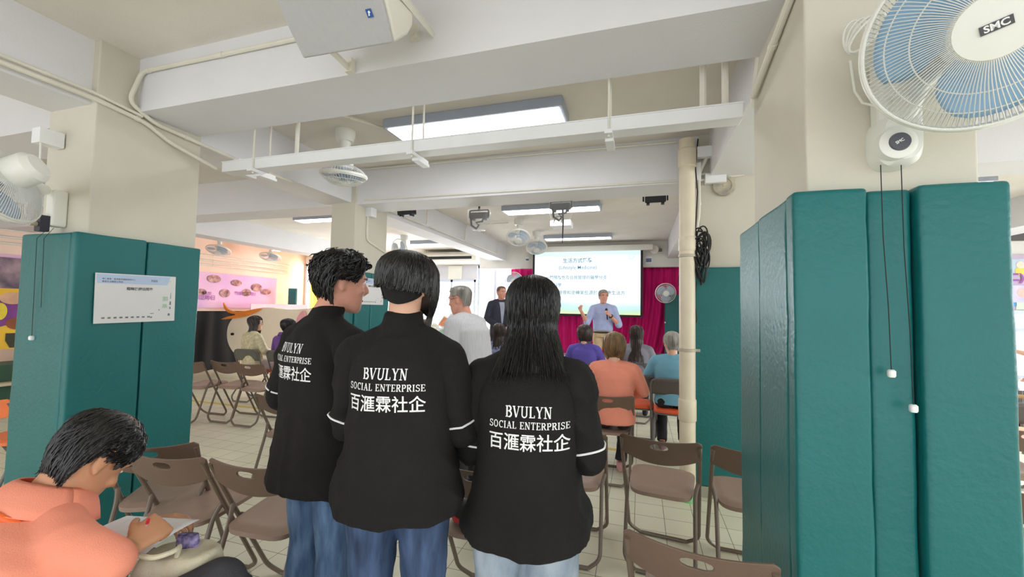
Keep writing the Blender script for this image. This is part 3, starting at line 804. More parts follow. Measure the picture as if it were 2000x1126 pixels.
# slab-serif capitals drawn as strokes (unit height): polylines of (x, y), weight
def _arc(cx, cy, rx, ry, a0, a1, n=12): return [(cx + rx * cos(radians(a0 + (a1 - a0) * i / n)), cy + ry * sin(radians(a0 + (a1 - a0) * i / n))) for i in range(n + 1)]
TH, TN = .15, .075
GL = {
 'B': (.66, [([(.16, 0), (.16, 1)], TH), (_arc(.34, .76, .2, .21, 90, -90), TH), (_arc(.36, .28, .23, .25, 90, -90), TH), ([(.1, .965), (.36, .965)], TN), ([(.16, .535), (.36, .535)], TN), ([(.1, .035), (.38, .035)], TN), ([(.02, .965), (.16, .965)], TN), ([(.02, .035), (.16, .035)], TN)]),
 'V': (.72, [([(.12, 1), (.36, .02)], TH), ([(.62, 1), (.38, .02)], TN), ([(.0, .965), (.26, .965)], TN), ([(.50, .965), (.73, .965)], TN)]),
 'U': (.76, [([(.16, 1), (.16, .30)] + _arc(.38, .28, .22, .245, 180, 360) + [(.60, .30), (.60, 1)], .115), ([(.02, .965), (.30, .965)], TN), ([(.48, .965), (.74, .965)], TN)]),
 'L': (.60, [([(.16, 0), (.16, 1)], TH), ([(.02, .965), (.30, .965)], TN), ([(.02, .035), (.54, .035)], TN), ([(.53, .0), (.53, .24)], TN)]),
 'Y': (.70, [([(.10, 1), (.36, .45)], TH), ([(.60, 1), (.36, .45)], TN), ([(.35, .48), (.35, 0)], TH), ([(-.02, .965), (.24, .965)], TN), ([(.48, .965), (.71, .965)], TN), ([(.22, .035), (.49, .035)], TN)]),
 'N': (.80, [([(.16, 0), (.16, 1)], TN), ([(.15, 1), (.62, .02)], TH), ([(.63, 0), (.63, 1)], TN), ([(.02, .965), (.2, .965)], TN), ([(.02, .035), (.30, .035)], TN), ([(.50, .965), (.76, .965)], TN)]),
 'S': (.58, [(_arc(.29, .745, .19, .215, 20, 270, 14) + _arc(.29, .27, .21, .235, 90, -160, 14), .115), ([(.48, .98), (.48, .74)], TN), ([(.06, .02), (.06, .28)], TN)]),
 'O': (.74, [(_arc(.36, .5, .26, .46, 0, 360, 26), .12)]),
 'C': (.66, [(_arc(.37, .5, .27, .46, 48, 312, 20), .12), ([(.58, .98), (.58, .70)], TN)]),
 'I': (.36, [([(.17, 0), (.17, 1)], TH), ([(.02, .965), (.32, .965)], TN), ([(.02, .035), (.32, .035)], TN)]),
 'A': (.74, [([(.12, 0), (.36, 1)], TN), ([(.60, 0), (.36, 1)], TH), ([(.2, .33), (.52, .33)], TN), ([(.0, .035), (.25, .035)], TN), ([(.46, .035), (.75, .035)], TN)]),
 'E': (.62, [([(.16, 0), (.16, 1)], TH), ([(.02, .965), (.54, .965)], TN), ([(.02, .035), (.56, .035)], TN), ([(.16, .51), (.42, .51)], TN), ([(.53, 1), (.53, .78)], TN), ([(.56, 0), (.56, .24)], TN), ([(.42, .62), (.42, .40)], TN)]),
 'T': (.66, [([(.32, 0), (.32, 1)], TH), ([(.02, .965), (.62, .965)], TN), ([(.05, 1), (.05, .74)], TN), ([(.59, 1), (.59, .74)], TN), ([(.18, .035), (.46, .035)], TN)]),
 'R': (.70, [([(.16, 0), (.16, 1)], TH), (_arc(.34, .745, .2, .22, 90, -90), TH), ([(.02, .965), (.36, .965)], TN), ([(.16, .525), (.36, .525)], TN), ([(.34, .54), (.58, .03)], TH), ([(.02, .035), (.30, .035)], TN), ([(.52, .035), (.70, .035)], TN)]),
 'P': (.62, [([(.16, 0), (.16, 1)], TH), (_arc(.34, .73, .2, .235, 90, -90), TH), ([(.02, .965), (.36, .965)], TN), ([(.16, .495), (.36, .495)], TN), ([(.02, .035), (.32, .035)], TN)]),
 ' ': (.34, [])}
def slab_text(txt, h):
    mb = MB(); x = 0
    for ch in txt:
        wd, st = GL[ch]
        for pl, t in st:
            P = [Vector((a, b, 0)) for a, b in pl]; n = len(P); vs = []
            for i in range(n):
                d = (P[min(i + 1, n - 1)] - P[max(i - 1, 0)]).normalized(); nn = Vector((-d.y, d.x, 0)) * t / 2
                vs += [(P[i] + nn + Vector((x, 0, 0))) * h, (P[i] - nn + Vector((x, 0, 0))) * h]
            mb.add(vs, [(2 * i, 2 * i + 1, 2 * i + 3, 2 * i + 2) for i in range(n - 1)])
        x += wd + .055
    W = x * h
    for v in mb.v: v.x -= W / 2
    return mb, W
def jacket_print(to, bo, o, D=(0, 1, 0), k=1.0):
    """the three lines of white lettering on the back"""
    U, W = Vector((1, 0, 0)), Vector((0, 0, 1)); o = Vector(o)
    all_ = MB(); mb, _ = slab_text('BVULYN', .036 * k); all_.add([Vector((v.x * .92, v.y, 0)) + Vector((.0, .036 * k, 0)) for v in mb.v], mb.f)
    mb, w_ = slab_text('SOCIAL ENTERPRISE', .0225 * k); q = .262 * k / w_; all_.add([Vector((v.x * q, v.y, 0)) for v in mb.v], mb.f)
    me = text_mesh('百滙霖社企', .066 * k, .0007); xs = [v.co.x for v in me.vertices]; ys = [v.co.y for v in me.vertices]
    q = .262 * k / (max(xs) - min(xs)); cx = (max(xs) + min(xs)) / 2
    all_.add([Vector(((v.co.x - cx) * q, (v.co.y - max(ys)) * .86 - .014 * k, 0)) for v in me.vertices], [tuple(p.vertices) for p in me.polygons]); bpy.data.meshes.remove(me)
    return press(to, all_.mesh('lettering', WHT, False), 'lettering', WHT, o, U, W, D, to)
def sleeve_stripe(to, bo, sh, e, t, r=.11, tilt=.0):
    ss = sorted((o for o in to.children if o.name.startswith('sleeve') and 'stripe' not in o.name), key=lambda o: sum(v.co.x for v in o.data.vertices) / len(o.data.vertices))
    jk = to; to = ss[0 if sh[0] < 0 else 1]
    """thin white piping around a sleeve"""
    me = to.data; bvh = BVHTree.FromPolygons([v.co for v in me.vertices], [tuple(p.vertices) for p in me.polygons])
    sh, e = Vector(sh), Vector(e); c = lerp(sh, e, t); x, y, d = basis(e - sh); pts = []
    for j in range(40):
        a = 2 * pi * j / 40; o = x * cos(a) + y * sin(a); hit = bvh.ray_cast(c + o * r + d * 0, -o, r)
        if hit[0] is None or (hit[0] - c).length > .1: continue
        pts.append(hit[0] + o * .001)
    if len(pts) > 8: MB().tube(pts, .0038, 6, closed=len(pts) > 37).build('sleeve_stripe', WHT, jk)

DEN1 = mat('blue_denim', (50, 84, 130), .75, .16, 26, .3, 300, stretch=(1, 1, .22), rgb2=(108, 140, 178))
DEN2 = mat('indigo_denim', (44, 62, 96), .75, .14, 30, .3, 300, stretch=(1, 1, .2), rgb2=(74, 98, 136))
DEN3 = mat('pale_denim', (134, 152, 172), .78, .10, 9, .3, 300, stretch=(1, 1, .5), rgb2=(184, 196, 208))
def head_thick(a, b): return lambda th, s: a + (b - a) * s
def zl(front, side, back, fw=.9):
    """hairline height as a function of the angle round the head"""
    def f(th):
        a = abs(th)
        if a < fw: return front
        if a < fw + .35: return front + (side - front) * (a - fw) / .35
        if a < 1.9: return side
        return side + (back - side) * min(1, (a - 1.9) / .7)
    return f
def hem_curve(x0, hwid, lift, z_top, fn):
    """shirt-tail hem: sides higher than the middle of the back"""
    def g(p, n):
        p = fn(p, n)
        if p.z < z_top:
            t = (z_top - p.z) / .25; p.z += lift * min(1.2, abs(p.x - x0) / hwid) ** 2.5 * min(1, max(0, t))
        return p
    return g

# ---- the standing person in the middle
pos = at(790, 604, d=1.46); aM = radians(12)
armsM = [((-.208, .04, 1.07), (-.12, .26, 1.12)), ((.208, .04, 1.07), (.12, .26, 1.12))]
bo, to, HM, k = human('standing person with a short black bob and black jacket, seen from behind', (pos.x, pos.y, 0), aM, 1.69, sw=.158, arms=armsM, head=(-14, -4, 4), skin=SK1, pants_m=DEN2, pants_r=1.02,
    rings=[(-.19, .225, .178), (-.12, .222, .17), (.04, .204, .152), (.22, .184, .138), (.5, .17, .132), (.70, .172, .132), (.80, .158, .122), (.88, .128, .105), (.95, .088, .085)], sep=True, shdrop=.095, sleeve=.9, sleeve_r=.98, collar_h=.066, pantsname='jeans',
    topfn=hem_curve(0, .2, .02, .98, cloth(.011, 3, .04)), eyes=False, head_c=(-.005, .045, 1.575))
jacket_print(to, bo, (-.008, -.45, 1.232), k=.98)
for i, sd in ((0, -1), (1, 1)): sleeve_stripe(to, bo, (sd * .155, -.01, 1.325), armsM[i][0], .86)
def zM(th):
    a = abs(th); base = -.022
    if a > 1.75: base = -.012 + .006 * (1 if th < 0 else 0)
    elif a > .75: base = -.075 if th > 0 else -.03
    else: base = .02
    return base
m_ = MB(); rows = []
nb, nt = Vector((0, -.008, 1.42)), HM @ Vector((0, -.012, -.04))
for i in range(9):
    t = .76 + .75 * i / 8; c_ = nb.lerp(nt, t); rows.append([c_ + Vector((sin(radians(a_)) * (.0605 + .004 * (i > 0) + max(0, t - .7) * .03), -cos(radians(a_)) * (.0585 + .004 * (i > 0) + max(0, t - .7) * .05), (.03 * abs(a_ / 80) ** 1.5 * (1 - i / 8)))) for a_ in range(-80, 81, 8)])
m_.grid(rows); m_.build('undercut', hair_mat('short_nape_hair', (16, 14, 14), None, .95), bo, solid=.002, sharp=0)
hair(bo, HM, k, HB, zM, lambda th, s: .014 + .027 * sin(min(1, s * 1.1) * pi / 2) * (1 if abs(th) > .9 else .6), strands=1700, ext=lambda th: .03 if th > .6 and th < 1.7 else .006, lift=.004, wave=.03, swirl=.1, r=.0016, seed=4)

# ---- the long-haired woman on the right
pos = at(1034, 604, d=1.47); aR = radians(7)
armsR = [((-.200, .03, .995), (-.11, .24, 1.06)), ((.204, .03, .995), (.11, .24, 1.06))]
bo, to, HM, k = human('standing woman with long straight black hair and black jacket, seen from behind', (pos.x, pos.y, 0), aR, 1.60, sw=.165, arms=armsR, head=(4, -8, 0), skin=SK1, pants_m=DEN3, pants_r=1.22,
    rings=[(-.285, .238, .182), (-.18, .232, .178), (-.02, .208, .16), (.2, .184, .142), (.5, .176, .136), (.70, .178, .136), (.80, .162, .122), (.88, .132, .105), (.95, .088, .085)], sep=True, shdrop=.092, sleeve=.9, sleeve_r=1.02, pantsname='jeans',
    topfn=hem_curve(0, .2, .03, .86, cloth(.012, 17, .05)), eyes=False, head_c=(.005, .05, 1.485))
jacket_print(to, bo, (.022, -.45, 1.118), k=1.0)
for i, sd in ((0, -1), (1, 1)): sleeve_stripe(to, bo, (sd * .155, -.01, 1.255), armsR[i][0], .87)
def long_shell(length, w0=.088, w1=.125, yb=-.125, inner=.03):
    def f(mb, A):
        rings = []
        for i in range(9):
            t = i / 8; z = .03 - length * t; hw = w0 + (w1 - w0) * min(1, t * 1.25); b = yb - .012 * sin(t * pi) + .03 * t
            rings.append((A((0, b / 2 - .002, z)), A((1, 0, 0)) - A((0, 0, 0)), A((0, 1, 0)) - A((0, 0, 0)), hw, abs(b) / 2 * (1 - .25 * t), 2.3))
        mb.loft(rings, 36)
    return f
def long_hair(bo, HM, k, m, length, n, seed, w0=.088, w1=.125, thick=.014, name='hair', r=.0017, yb=-.122, split=0):
    rnd = random.Random(seed); A = lambda p: HM @ (Vector(p) * k)
    zf = lambda th: .05 if abs(th) < .55 else (-.02 if abs(th) < 1.0 else -.04)
    f = hair_surface(zf, lambda th, s: thick)
    mb = MB()
    def pt(th, u):
        """u 0 crown .. 1 chin level .. 1+ falling free"""
        if u <= .8: return f(th, u / .8 * .97)
        p = f(th, .97); t = (u - .8); q = p.copy(); q.z -= t * .30
        sx = 1 if p.x > 0 else -1
        wide = w1 * min(1, abs(p.x) / .07) ; q.x += (sx * wide - p.x) * min(1, t * 1.1) * .8
        q.y += ((-.03) * min(1, t * 1.3) - .075 * max(0, min(1, (t - .18) * 1.6))) * (1 if p.y < -.01 else .5)
        return q
    # a closed under-layer so no scalp shows
    vs = []; fs = []; n_, K = 60, 26; umax = .8 + (length - .07) / .30
    for i in range(K + 1):
        for j in range(n_):
            th = -pi + 2 * pi * j / n_
            fr = 1.0 if abs(th) > 1.0 else .82 / umax
            vs.append(A(pt(th, max(.02, min(umax, umax * fr) * (i / K) * .96))))
    for i in range(K):
        for j in range(n_): fs.append((i * n_ + j, i * n_ + (j + 1) % n_, (i + 1) * n_ + (j + 1) % n_, (i + 1) * n_ + j))
    mb.add(vs, fs)
    for q in range(n):
        th = rnd.uniform(1.0, pi) * rnd.choice((-1, 1)) if rnd.random() < .88 else rnd.uniform(-1, 1)
        u0 = rnd.random() * .75; u1 = umax * rnd.uniform(.8, 1.06) if rnd.random() < .6 else u0 + rnd.uniform(.25, .7)
        if abs(th) < 1: u1 = min(u1, .85)
        ph = rnd.uniform(0, 6.3); lf = rnd.uniform(.0, .006); pts = []
        for i in range(12):
            t = i / 11; u = u0 + (u1 - u0) * t; p = pt(th + .05 * sin(ph + 2 * t), max(u, .02)); c = Vector((0, -.01, p.z))
            pts.append(A(p + (p - c).normalized() * (lf * t + .0012 * sin(ph + 9 * t))))
        rr = r * rnd.uniform(.5, 1.3) * k
        mb.tube(pts, [rr * (.6 + .6 * sin(pi * (i + .5) / 12.5)) if i < 11 else rr * .2 for i in range(12)], 4)
    return mb.build(name, m, bo, sharp=60)
long_hair(bo, HM, k, HB, .255, 1900, 5, w1=.168, thick=.029)

# ---- the man on the left, turned to the right
pos = at(637, 600, d=1.80); aL = radians(-14)
armsL = [((-.265, -.02, 1.08), (-.17, .22, 1.10)), ((.265, .0, 1.06), (.16, .24, 1.10))]
bo, to, HM, k = human('standing man with wavy black hair and black jacket at left, ear and cheek showing', (pos.x, pos.y, 0), aL, 1.715, arms=armsL, head=(-24, -6, 0), skin=SK3, pants_m=DEN1, pants_r=1.0,
    rings=[(-.345, .205, .165), (-.2, .205, .16), (-.02, .195, .148), (.22, .182, .138), (.5, .180, .138), (.70, .184, .138), (.80, .165, .124), (.88, .132, .105), (.95, .09, .088)], sep=True, shdrop=.098, sleeve=.9, collar_h=.06, pantsname='jeans',
    topfn=cloth(.011, 31, .03), head_c=(.02, .055, 1.597), kh=1.06)
jacket_print(to, bo, (-.022, -.45, 1.268), k=1.04)
for i, sd in ((0, -1), (1, 1)): sleeve_stripe(to, bo, (sd * .17, -.01, 1.36), armsL[i][0], .86)
hair(bo, HM, k, HB, zl(.07, .012, -.092, .85), lambda th, s: .030 - .020 * s, strands=1300, ext=lambda th: .008, lift=.022, wave=.22, swirl=.5, r=.0021, seed=6)

# ---- the seated man writing, nearest at lower left
PEACHPOLO = mat('peach_polo_knit', (255, 158, 132), .8, .03, 4, .25, 320, spec=.2)
DGREY = mat('charcoal_trousers', (62, 62, 68), .8, .05, 12, .3, 300)
wl = Vector((-1.545, .60, 0)); wr_ = radians(-4)
def wloc(x, y, z): return tuple(rotz(-wr_) @ (Vector((x, y, z)) - wl))
wN = wloc(-1.60, .755, .93); wP = wloc(-1.545, .57, .53)
bo, to, HM, k = human('seated man in a peach polo shirt bending over a sheet of paper', wl, wr_, 1.74, sit=True, spine=(wP, wN), head=(8, -46, 4), head_c=wloc(-1.575, .835, 1.025),
    skin=SK2, sw=.178, build=1.06, voxel=.0055, arms=[(wloc(-1.86, .82, .68), wloc(-1.60, 1.0, .74)), (wloc(*at(214, 1098, d=1.09)), wloc(*at(256, 1066, d=1.14)))],
    legs=[((-.10, .43, .50), (-.10, .40, .085)), (wloc(-1.225, .985, .645), wloc(-1.34, 1.22, .36))], top_m=PEACHPOLO, sleeve=.20, sleeve_r=.90, topvox=.008, shdrop=.075, fold=.008, pants_m=DGREY, pants_r=1.0, topname='polo_shirt', collar_h=.02,
    curl=[.5, 1.15], palms=[(.3, .3, -1), (-.65, .35, -.65)], eyes=True, kh=1.02,
    rings=[(-.12, .19, .15), (.05, .185, .15), (.3, .188, .15, -.02), (.55, .205, .155, -.035), (.75, .205, .15, -.03), (.86, .175, .12, -.01), (.93, .13, .10), (.99, .08, .075)])
hair(bo, HM, k, HB, zl(.055, .012, -.085, .85), lambda th, s: .024 - .012 * s, strands=1500, ext=lambda th: .012, lift=.007, wave=.08, swirl=.3, r=.0014, seed=8)
# folded-down collar of the polo and the lanyard ribbon
c = MB(); Nv = Vector(wN); upv = (Nv - Vector(wP)).normalized(); fw = Vector((0, -upv.z, upv.y)); fw = fw if fw.y > 0 else -fw
rows = []
for i in range(6):
    t = i / 5; row = []
    for j in range(33):
        a = 2 * pi * j / 32; r1 = .074 + .046 * t; hgt = .050 - .075 * t + .014 * sin(pi * t)
        row.append(Nv + upv * hgt + Vector((1, 0, 0)) * (r1 * 1.12 * cos(a)) + fw * (r1 * 1.05 * sin(a) + .006))
    rows.append(row)
c.grid(rows); c.build('collar', PEACHPOLO, bo, solid=.004, sharp=0)
lan = MB(); pts = []
for j in range(25):
    a = radians(200 + 140 * j / 24); pts.append(Nv + upv * (-.018 - .03 * abs(cos(a)) ** 2) + Vector((1, 0, 0)) * (.128 * cos(a)) + fw * (.122 * sin(a)))
rows = [[p + upv * .009 for p in pts], [p - upv * .009 for p in pts]]
lan.grid(rows); lan.build('lanyard', mat('orange_ribbon', (240, 104, 40), .5, .05), bo, solid=.002, sharp=0)
writer_hand = wl + rotz(wr_).to_3x3() @ Vector(wloc(-1.405, .985, .79))

# ---- the old man in the white shirt, turned to the left
STRIPE = mat('white_shirt_fine_stripe', (202, 202, 206), .8, .04, 30, .2, 200, stretch=(3, 3, .05))
bo, to, HM, k = human('standing old man with thin grey hair, glasses and a white shirt, turned left', (at(918, 604, d=3.45).x, at(918, 604, d=3.45).y, 0), radians(78), 1.72, spine=((0, -.04, .93), (0, .04, 1.42)), head=(4, -10, 0), head_c=(0, .10, 1.565), skin=SK3,
    top_m=STRIPE, arms=[((-.25, .04, 1.10), (-.16, .27, 1.17)), ((.25, .06, 1.10), (.14, .28, 1.15))], sleeve=.92, pants_m=mat('black_trousers', (40, 40, 46), .7, .05, 12, .3, 300), topname='shirt', fold=.012, build=1.02,
    rings=[(.03, .18, .145), (.15, .19, .155), (.3, .182, .15), (.55, .18, .145, -.01), (.75, .186, .14, -.02), (.89, .166, .115, -.01), (.97, .10, .085)])
hair(bo, HM, k, HG, zl(.088, .03, -.055, .9), lambda th, s: .006 + .010 * s, strands=350, ext=lambda th: .01, lift=.006, r=.0018, seed=9)
g = MB()
for sd in (-1, 1):
    g.tube([HM @ (Vector((sd * .033 + .022 * cos(a * pi / 8), .102, .008 + .017 * sin(a * pi / 8))) * k) for a in range(16)], .0016, 6, closed=True)
    g.tube([HM @ (Vector(p) * k) for p in ((sd * .055, .102, .012), (sd * .078, .06, .014), (sd * .082, -.02, .012))], .0017, 6)
g.tube([HM @ (Vector(p) * k) for p in ((-.011, .103, .010), (.011, .103, .010))], .0016, 6)
g.build('glasses', mat('glasses_frame', (120, 110, 105), .3, .02, metal=.6), bo)

# ---- on the low stage
SZ = .12
NAVY = mat('navy_suit_cloth', (46, 48, 66), .75, .05, 10, .2, 300); SHIRTB = mat('pale_blue_shirt', (176, 188, 228), .75, .04, 12, .2, 250); KHAKI = mat('khaki_cotton', (206, 180, 142), .8, .04, 12, .2, 250)
p = at(978, 604, d=7.8)
bo, to, HM, k = human('standing man in navy suit with hands clasped, beside the magenta curtain', (p.x, p.y, SZ), radians(212), 1.80, head=(22, -4, 0), skin=SK3, top_m=NAVY, arms=[((-.27, .03, 1.20), (-.06, .24, 1.02)), ((.27, .03, 1.20), (.07, .25, 1.02))], sleeve=.94,
    pants_m=NAVY, topname='suit_jacket', curl=.7, palms=[(.4, -1, -.2), (-.4, -1, -.2)], collar=True, voxel=.010,
    rings=[(-.22, .20, .14), (0, .19, .135), (.3, .18, .13), (.55, .185, .135), (.75, .195, .135), (.89, .17, .11), (.97, .10, .085)])
hair(bo, HM, k, mat('thin_brown_hair', (120, 92, 76), .5, .1), zl(.085, .03, -.06, .9), lambda th, s: .006 + .004 * s, strands=200, lift=.004, r=.0016, seed=10)
sf = MB(); sf.prism([(-.052, 1.50), (.052, 1.50), (.012, 1.10), (-.012, 1.10)], (0, 0, 0), (1, 0, 0), (0, 1, 0), .0001)
press(to, sf.mesh('x', WHT), 'shirt_front', mat('white_blue_shirt', (222, 226, 240), .7, .05), (0, .6, 0), (1, 0, 0), (0, 0, 1), (0, -1, 0), to, .005)
p = at(1178, 604, d=7.6)
bo, to, HM, k = human('standing speaker in light blue shirt and khaki trousers holding a microphone', (p.x, p.y, SZ), radians(188), 1.75, head=(14, -2, 0), skin=SK3, top_m=SHIRTB, arms=[((-.27, .10, 1.13), (-.10, .27, 1.30)), ((.29, .13, 1.15), (.40, .20, 1.36))], sleeve=.22,
    pants_m=KHAKI, topname='shirt', voxel=.010, curl=[1.1, .9], palms=[(1, -.2, .2), (-.6, .5, .2)], fold=.009,
    rings=[(.12, .172, .135), (.3, .175, .135), (.55, .182, .138), (.75, .19, .138), (.89, .17, .11), (.97, .10, .085)])
hair(bo, HM, k, HS, zl(.075, .02, -.07, .9), lambda th, s: .018 - .006 * s, strands=260, lift=.006, r=.0018, seed=11)
b = MB(); b.tube([(.171 * cos(a * pi / 16), -.006 + .134 * sin(a * pi / 16), .985) for a in range(32)], .017, 8, closed=True); b.build('belt', mat('dark_belt', (44, 32, 30), .4, .03), bo)
b = MB(); wq = Vector((-.10, .27, 1.30)).lerp(Vector((-.27, .10, 1.13)), .12); x_, y_, d_ = basis(Vector((.17, .17, .17)))
b.tube([wq + (x_ * cos(a * pi / 8) + y_ * sin(a * pi / 8)) * .034 for a in range(16)], .009, 6, closed=True); b.build('wristwatch', DARK, bo)
R_ = Matrix.Translation(bo.location) @ rotz(radians(188))
m = thing('microphone', 'black microphone with white collar held to the mouth of the speaker', 'microphone', R_ @ Vector((-.06, .30, 1.27)), radians(188))
MB().tube([(0, .0, -.05), (.015, -.015, .10)], [.011, .014], 12).build('handle', DARK, m); MB().ell((.02, -.02, .125), (.024, .024, .03)).build('grille', mat('microphone_grille', (40, 40, 42), .5, .1), m)
MB().lathe([(.022, 0), (.03, .002), (.03, .04), (.022, .042)], (.012, -.011, .06), (.1, -.1, 1), 6).build('station_collar', WHT, m)

# ---- the seated audience
def sitter(chair, label, rz=0, dy=-.06, dx=0, **kw):
    o = CH[chair]; a = o.rotation_euler.z + rz; f = Vector((-sin(a), cos(a), 0)); l = o.location + f * dy + Vector((cos(a), sin(a), 0)) * dx
    return human(label, l, a, sit=True, seatz=.475, **kw)
PEACHT = mat('peach_jersey', (240, 150, 126), .8, .03, 6, .2, 250); BLUET = mat('sky_blue_jersey', (120, 178, 204), .8, .03, 6, .2, 250); PURP = mat('purple_hoodie', (122, 82, 158), .8, .04, 6, .2, 250)
VIOL = mat('violet_jersey', (98, 84, 178), .8, .03, 6, .2, 250); CREAMJ = mat('cream_floral_jacket', (214, 204, 164), .8, .10, 22, .2, 200, rgb2=(236, 226, 190)); GREYT = mat('grey_top', (130, 128, 140), .8, .05)
NAVF = mat('navy_floral_blouse', (42, 50, 104), .75, .2, 26, .1, 100, rgb2=(168, 176, 214)); BLKP = mat('black_leggings', (30, 28, 34), .75, .05, 10, .2, 300)
PINKS = mat('pink_sneaker', (212, 158, 158), .6, .05); MAUV = mat('mauve_sneaker', (140, 108, 116), .6, .08)
lap = [((-.25, .05, .78), (-.10, .30, .68)), ((.25, .05, .78), (.10, .30, .68))]
bo, to, HM, k = sitter('brown folding chair the woman in the peach top sits on', 'seated woman with a highlighted brown bob and peach top, seen from behind', H=1.60, dx=.05, kh=1.12, arms=lap, head=(0, -4, 0), top_m=PEACHT, sleeve=.8, pants_m=BLKP, shoe_m=PINKS, topname='long_top', eyes=False, build=1.02, fold=.008, rings=[(-.12, .20, .16), (.05, .195, .15), (.3, .18, .132), (.55, .18, .13), (.75, .185, .13), (.89, .165, .11), (.97, .10, .085)],
    legs=[((-.12, .40, .50), (-.15, .28, .085)), ((.12, .40, .50), (.06, .22, .085))])
def bob(bo, HM, k, m, seed, n=500, low=-.10, th0=.020, th1=.030):
    hair(bo, HM, k, m, lambda th: .055 if abs(th) < .7 else low, lambda th, s: th0 + (th1 - th0) * s, strands=n, ext=lambda th: .02, lift=.004, wave=.03, r=.0026, seed=seed)
bob(bo, HM, k, HLB, 12, 700, -.125, .018, .030)
bo, to, HM, k = sitter('grey folding chair with orange seat the old woman in blue sits on', 'seated old woman with cropped silver hair and sky blue top', H=1.56, kh=1.08, arms=lap, head=(18, -2, 0), top_m=BLUET, sleeve=.8, pants_m=BLKP, shoe_m=MAUV, topname='top', build=1.1, dy=-.0,
    legs=[((-.12, .40, .50), (-.10, .06, .085)), ((.12, .40, .50), (.12, .15, .085))])
hair(bo, HM, k, HS, zl(.065, .02, -.085, .85), lambda th, s: .018 - .008 * s, strands=350, lift=.006, r=.002, seed=13)
g = MB()
for sd in (-1, 1): g.tube([HM @ (Vector(q) * k) for q in ((sd * .03, .112, .012), (sd * .06, .10, .014), (sd * .082, .03, .014), (sd * .084, -.02, .01))], .0022, 6)
g.build('glasses', mat('pale_glasses', (222, 222, 226), .2, .0), bo)
bo, to, HM, k = sitter('grey folding chair of the woman with long dark hair near the stage', 'seated woman with long dark hair and grey top near the stage', H=1.60, kh=1.12, arms=lap, top_m=GREYT, sleeve=.8, pants_m=BLKP, topname='top', eyes=False, voxel=.011)
long_hair(bo, HM, k, HBR, .36, 350, 14, w0=.082, w1=.10, r=.003)
bo, to, HM, k = sitter('grey folding chair of the person in violet top near the stage', 'seated person with short black hair and violet top near the stage', H=1.58, kh=1.12, arms=lap, head=(-14, 0, 0), top_m=VIOL, sleeve=.8, pants_m=BLKP, topname='top', eyes=False, voxel=.011)
bob(bo, HM, k, HBR, 15, 250, -.06, .022, .026)
bo, to, HM, k = sitter('grey folding chair with orange seat the woman in cream jacket sits on', 'seated woman with long dark hair and cream jacket, looking right', H=1.66, rz=radians(-22), arms=lap, head=(-48, 4, 0), top_m=CREAMJ, sleeve=.9, pants_m=mat('pale_trousers', (206, 190, 186), .8, .04), topname='jacket', voxel=.010, dy=-.02)
long_hair(bo, HM, k, HBR, .34, 350, 16, w0=.08, w1=.10, r=.0028)
bo, to, HM, k = sitter('grey folding chair with orange seat the person in purple at left sits on', 'seated person with short black hair and purple hooded top at left', H=1.56, arms=lap, head=(-40, 0, 0), top_m=PURP, sleeve=.9, pants_m=BLKP, topname='hooded_top', voxel=.010, dx=.06)
hair(bo, HM, k, HB, zl(.05, .0, -.09, .8), lambda th, s: .026 - .012 * s, strands=260, lift=.012, wave=.1, r=.0024, seed=17)
c = MB(); c.loft([((0, -.085, 1.02), (1, 0, 0), (0, .6, -.4), .10, .06, 2.2), ((0, -.075, 1.06), (1, 0, 0), (0, .6, -.4), .085, .05, 2.2)], 20); c.build('hood', PURP, bo)
# people and chairs farther back
def back_sitter(lab, px, py, d, hm, tm, seed, longh=0, head=(0, 0, 0), clab=''):
    p = at(px, py, d=d); c = dup(_first['grey'], (p.x, p.y - .02, 0), radians(2), clab, G2); CH[clab] = c
    bo, to, HM, k = sitter(clab, lab, H=1.58, kh=1.1, arms=lap, head=head, top_m=tm, sleeve=.7, pants_m=BLKP, topname='top', voxel=.012, eyes=False)
    if longh: long_hair(bo, HM, k, hm, longh, 260, seed, w0=.08, w1=.10, r=.003)
    else: hair(bo, HM, k, hm, zl(.05, .0, -.09, .8), lambda th, s: .026 - .012 * s, strands=200, lift=.01, wave=.1, r=.0026, seed=seed)
back_sitter('seated woman with brown hair and navy floral blouse behind the old man in white', 978, 640, 5.9, HBR, NAVF, 21, .22, clab='grey folding chair of the woman in navy floral blouse')
back_sitter('seated person with reddish brown hair low in front of the lime green bench', 830, 646, 6.6, hair_mat('reddish_hair', (104, 68, 60)), GREYT, 22, clab='grey folding chair in front of the lime green bench')
back_sitter('seated person with black hair half hidden behind the old man in white', 888, 652, 6.3, HB, VIOL, 23, clab='grey folding chair hidden behind the old man in white')
# somebody sitting at the right edge of the photo, only a forearm showing
hp = at(1962, 684, d=5.2)
c = dup(_first['grey'], (hp.x + .62, hp.y + .1, 0), radians(80), 'grey folding chair at the school table by the right windows', G2)
human('person at the right edge reaching a bare forearm toward the pillar', (hp.x + .64, hp.y + .1, 0), radians(80), 1.62, sit=True, seatz=.475, arms=[((-.24, .22, 1.0), (-.10, .50, hp.z)), ((.25, .05, .78), (.10, .30, .70))], top_m=PURP, sleeve=-.2, pants_m=BLKP, topname='top', voxel=.010, skin=SK1)
hair(bpy.data.objects[[o.name for o in bpy.data.objects if o.name.startswith('person')][-1]], head_matrix(Vector((0, -.02, .56 + .49 * 1.62 / 1.7)) + Vector((0, .035, .155 * 1.62 / 1.7)), (0, 0, 0), (1.62 / 1.7) ** .5), (1.62 / 1.7) ** .5, HB, zl(.05, .0, -.09, .8), lambda th, s: .022 - .01 * s, strands=150, r=.0026, seed=24)
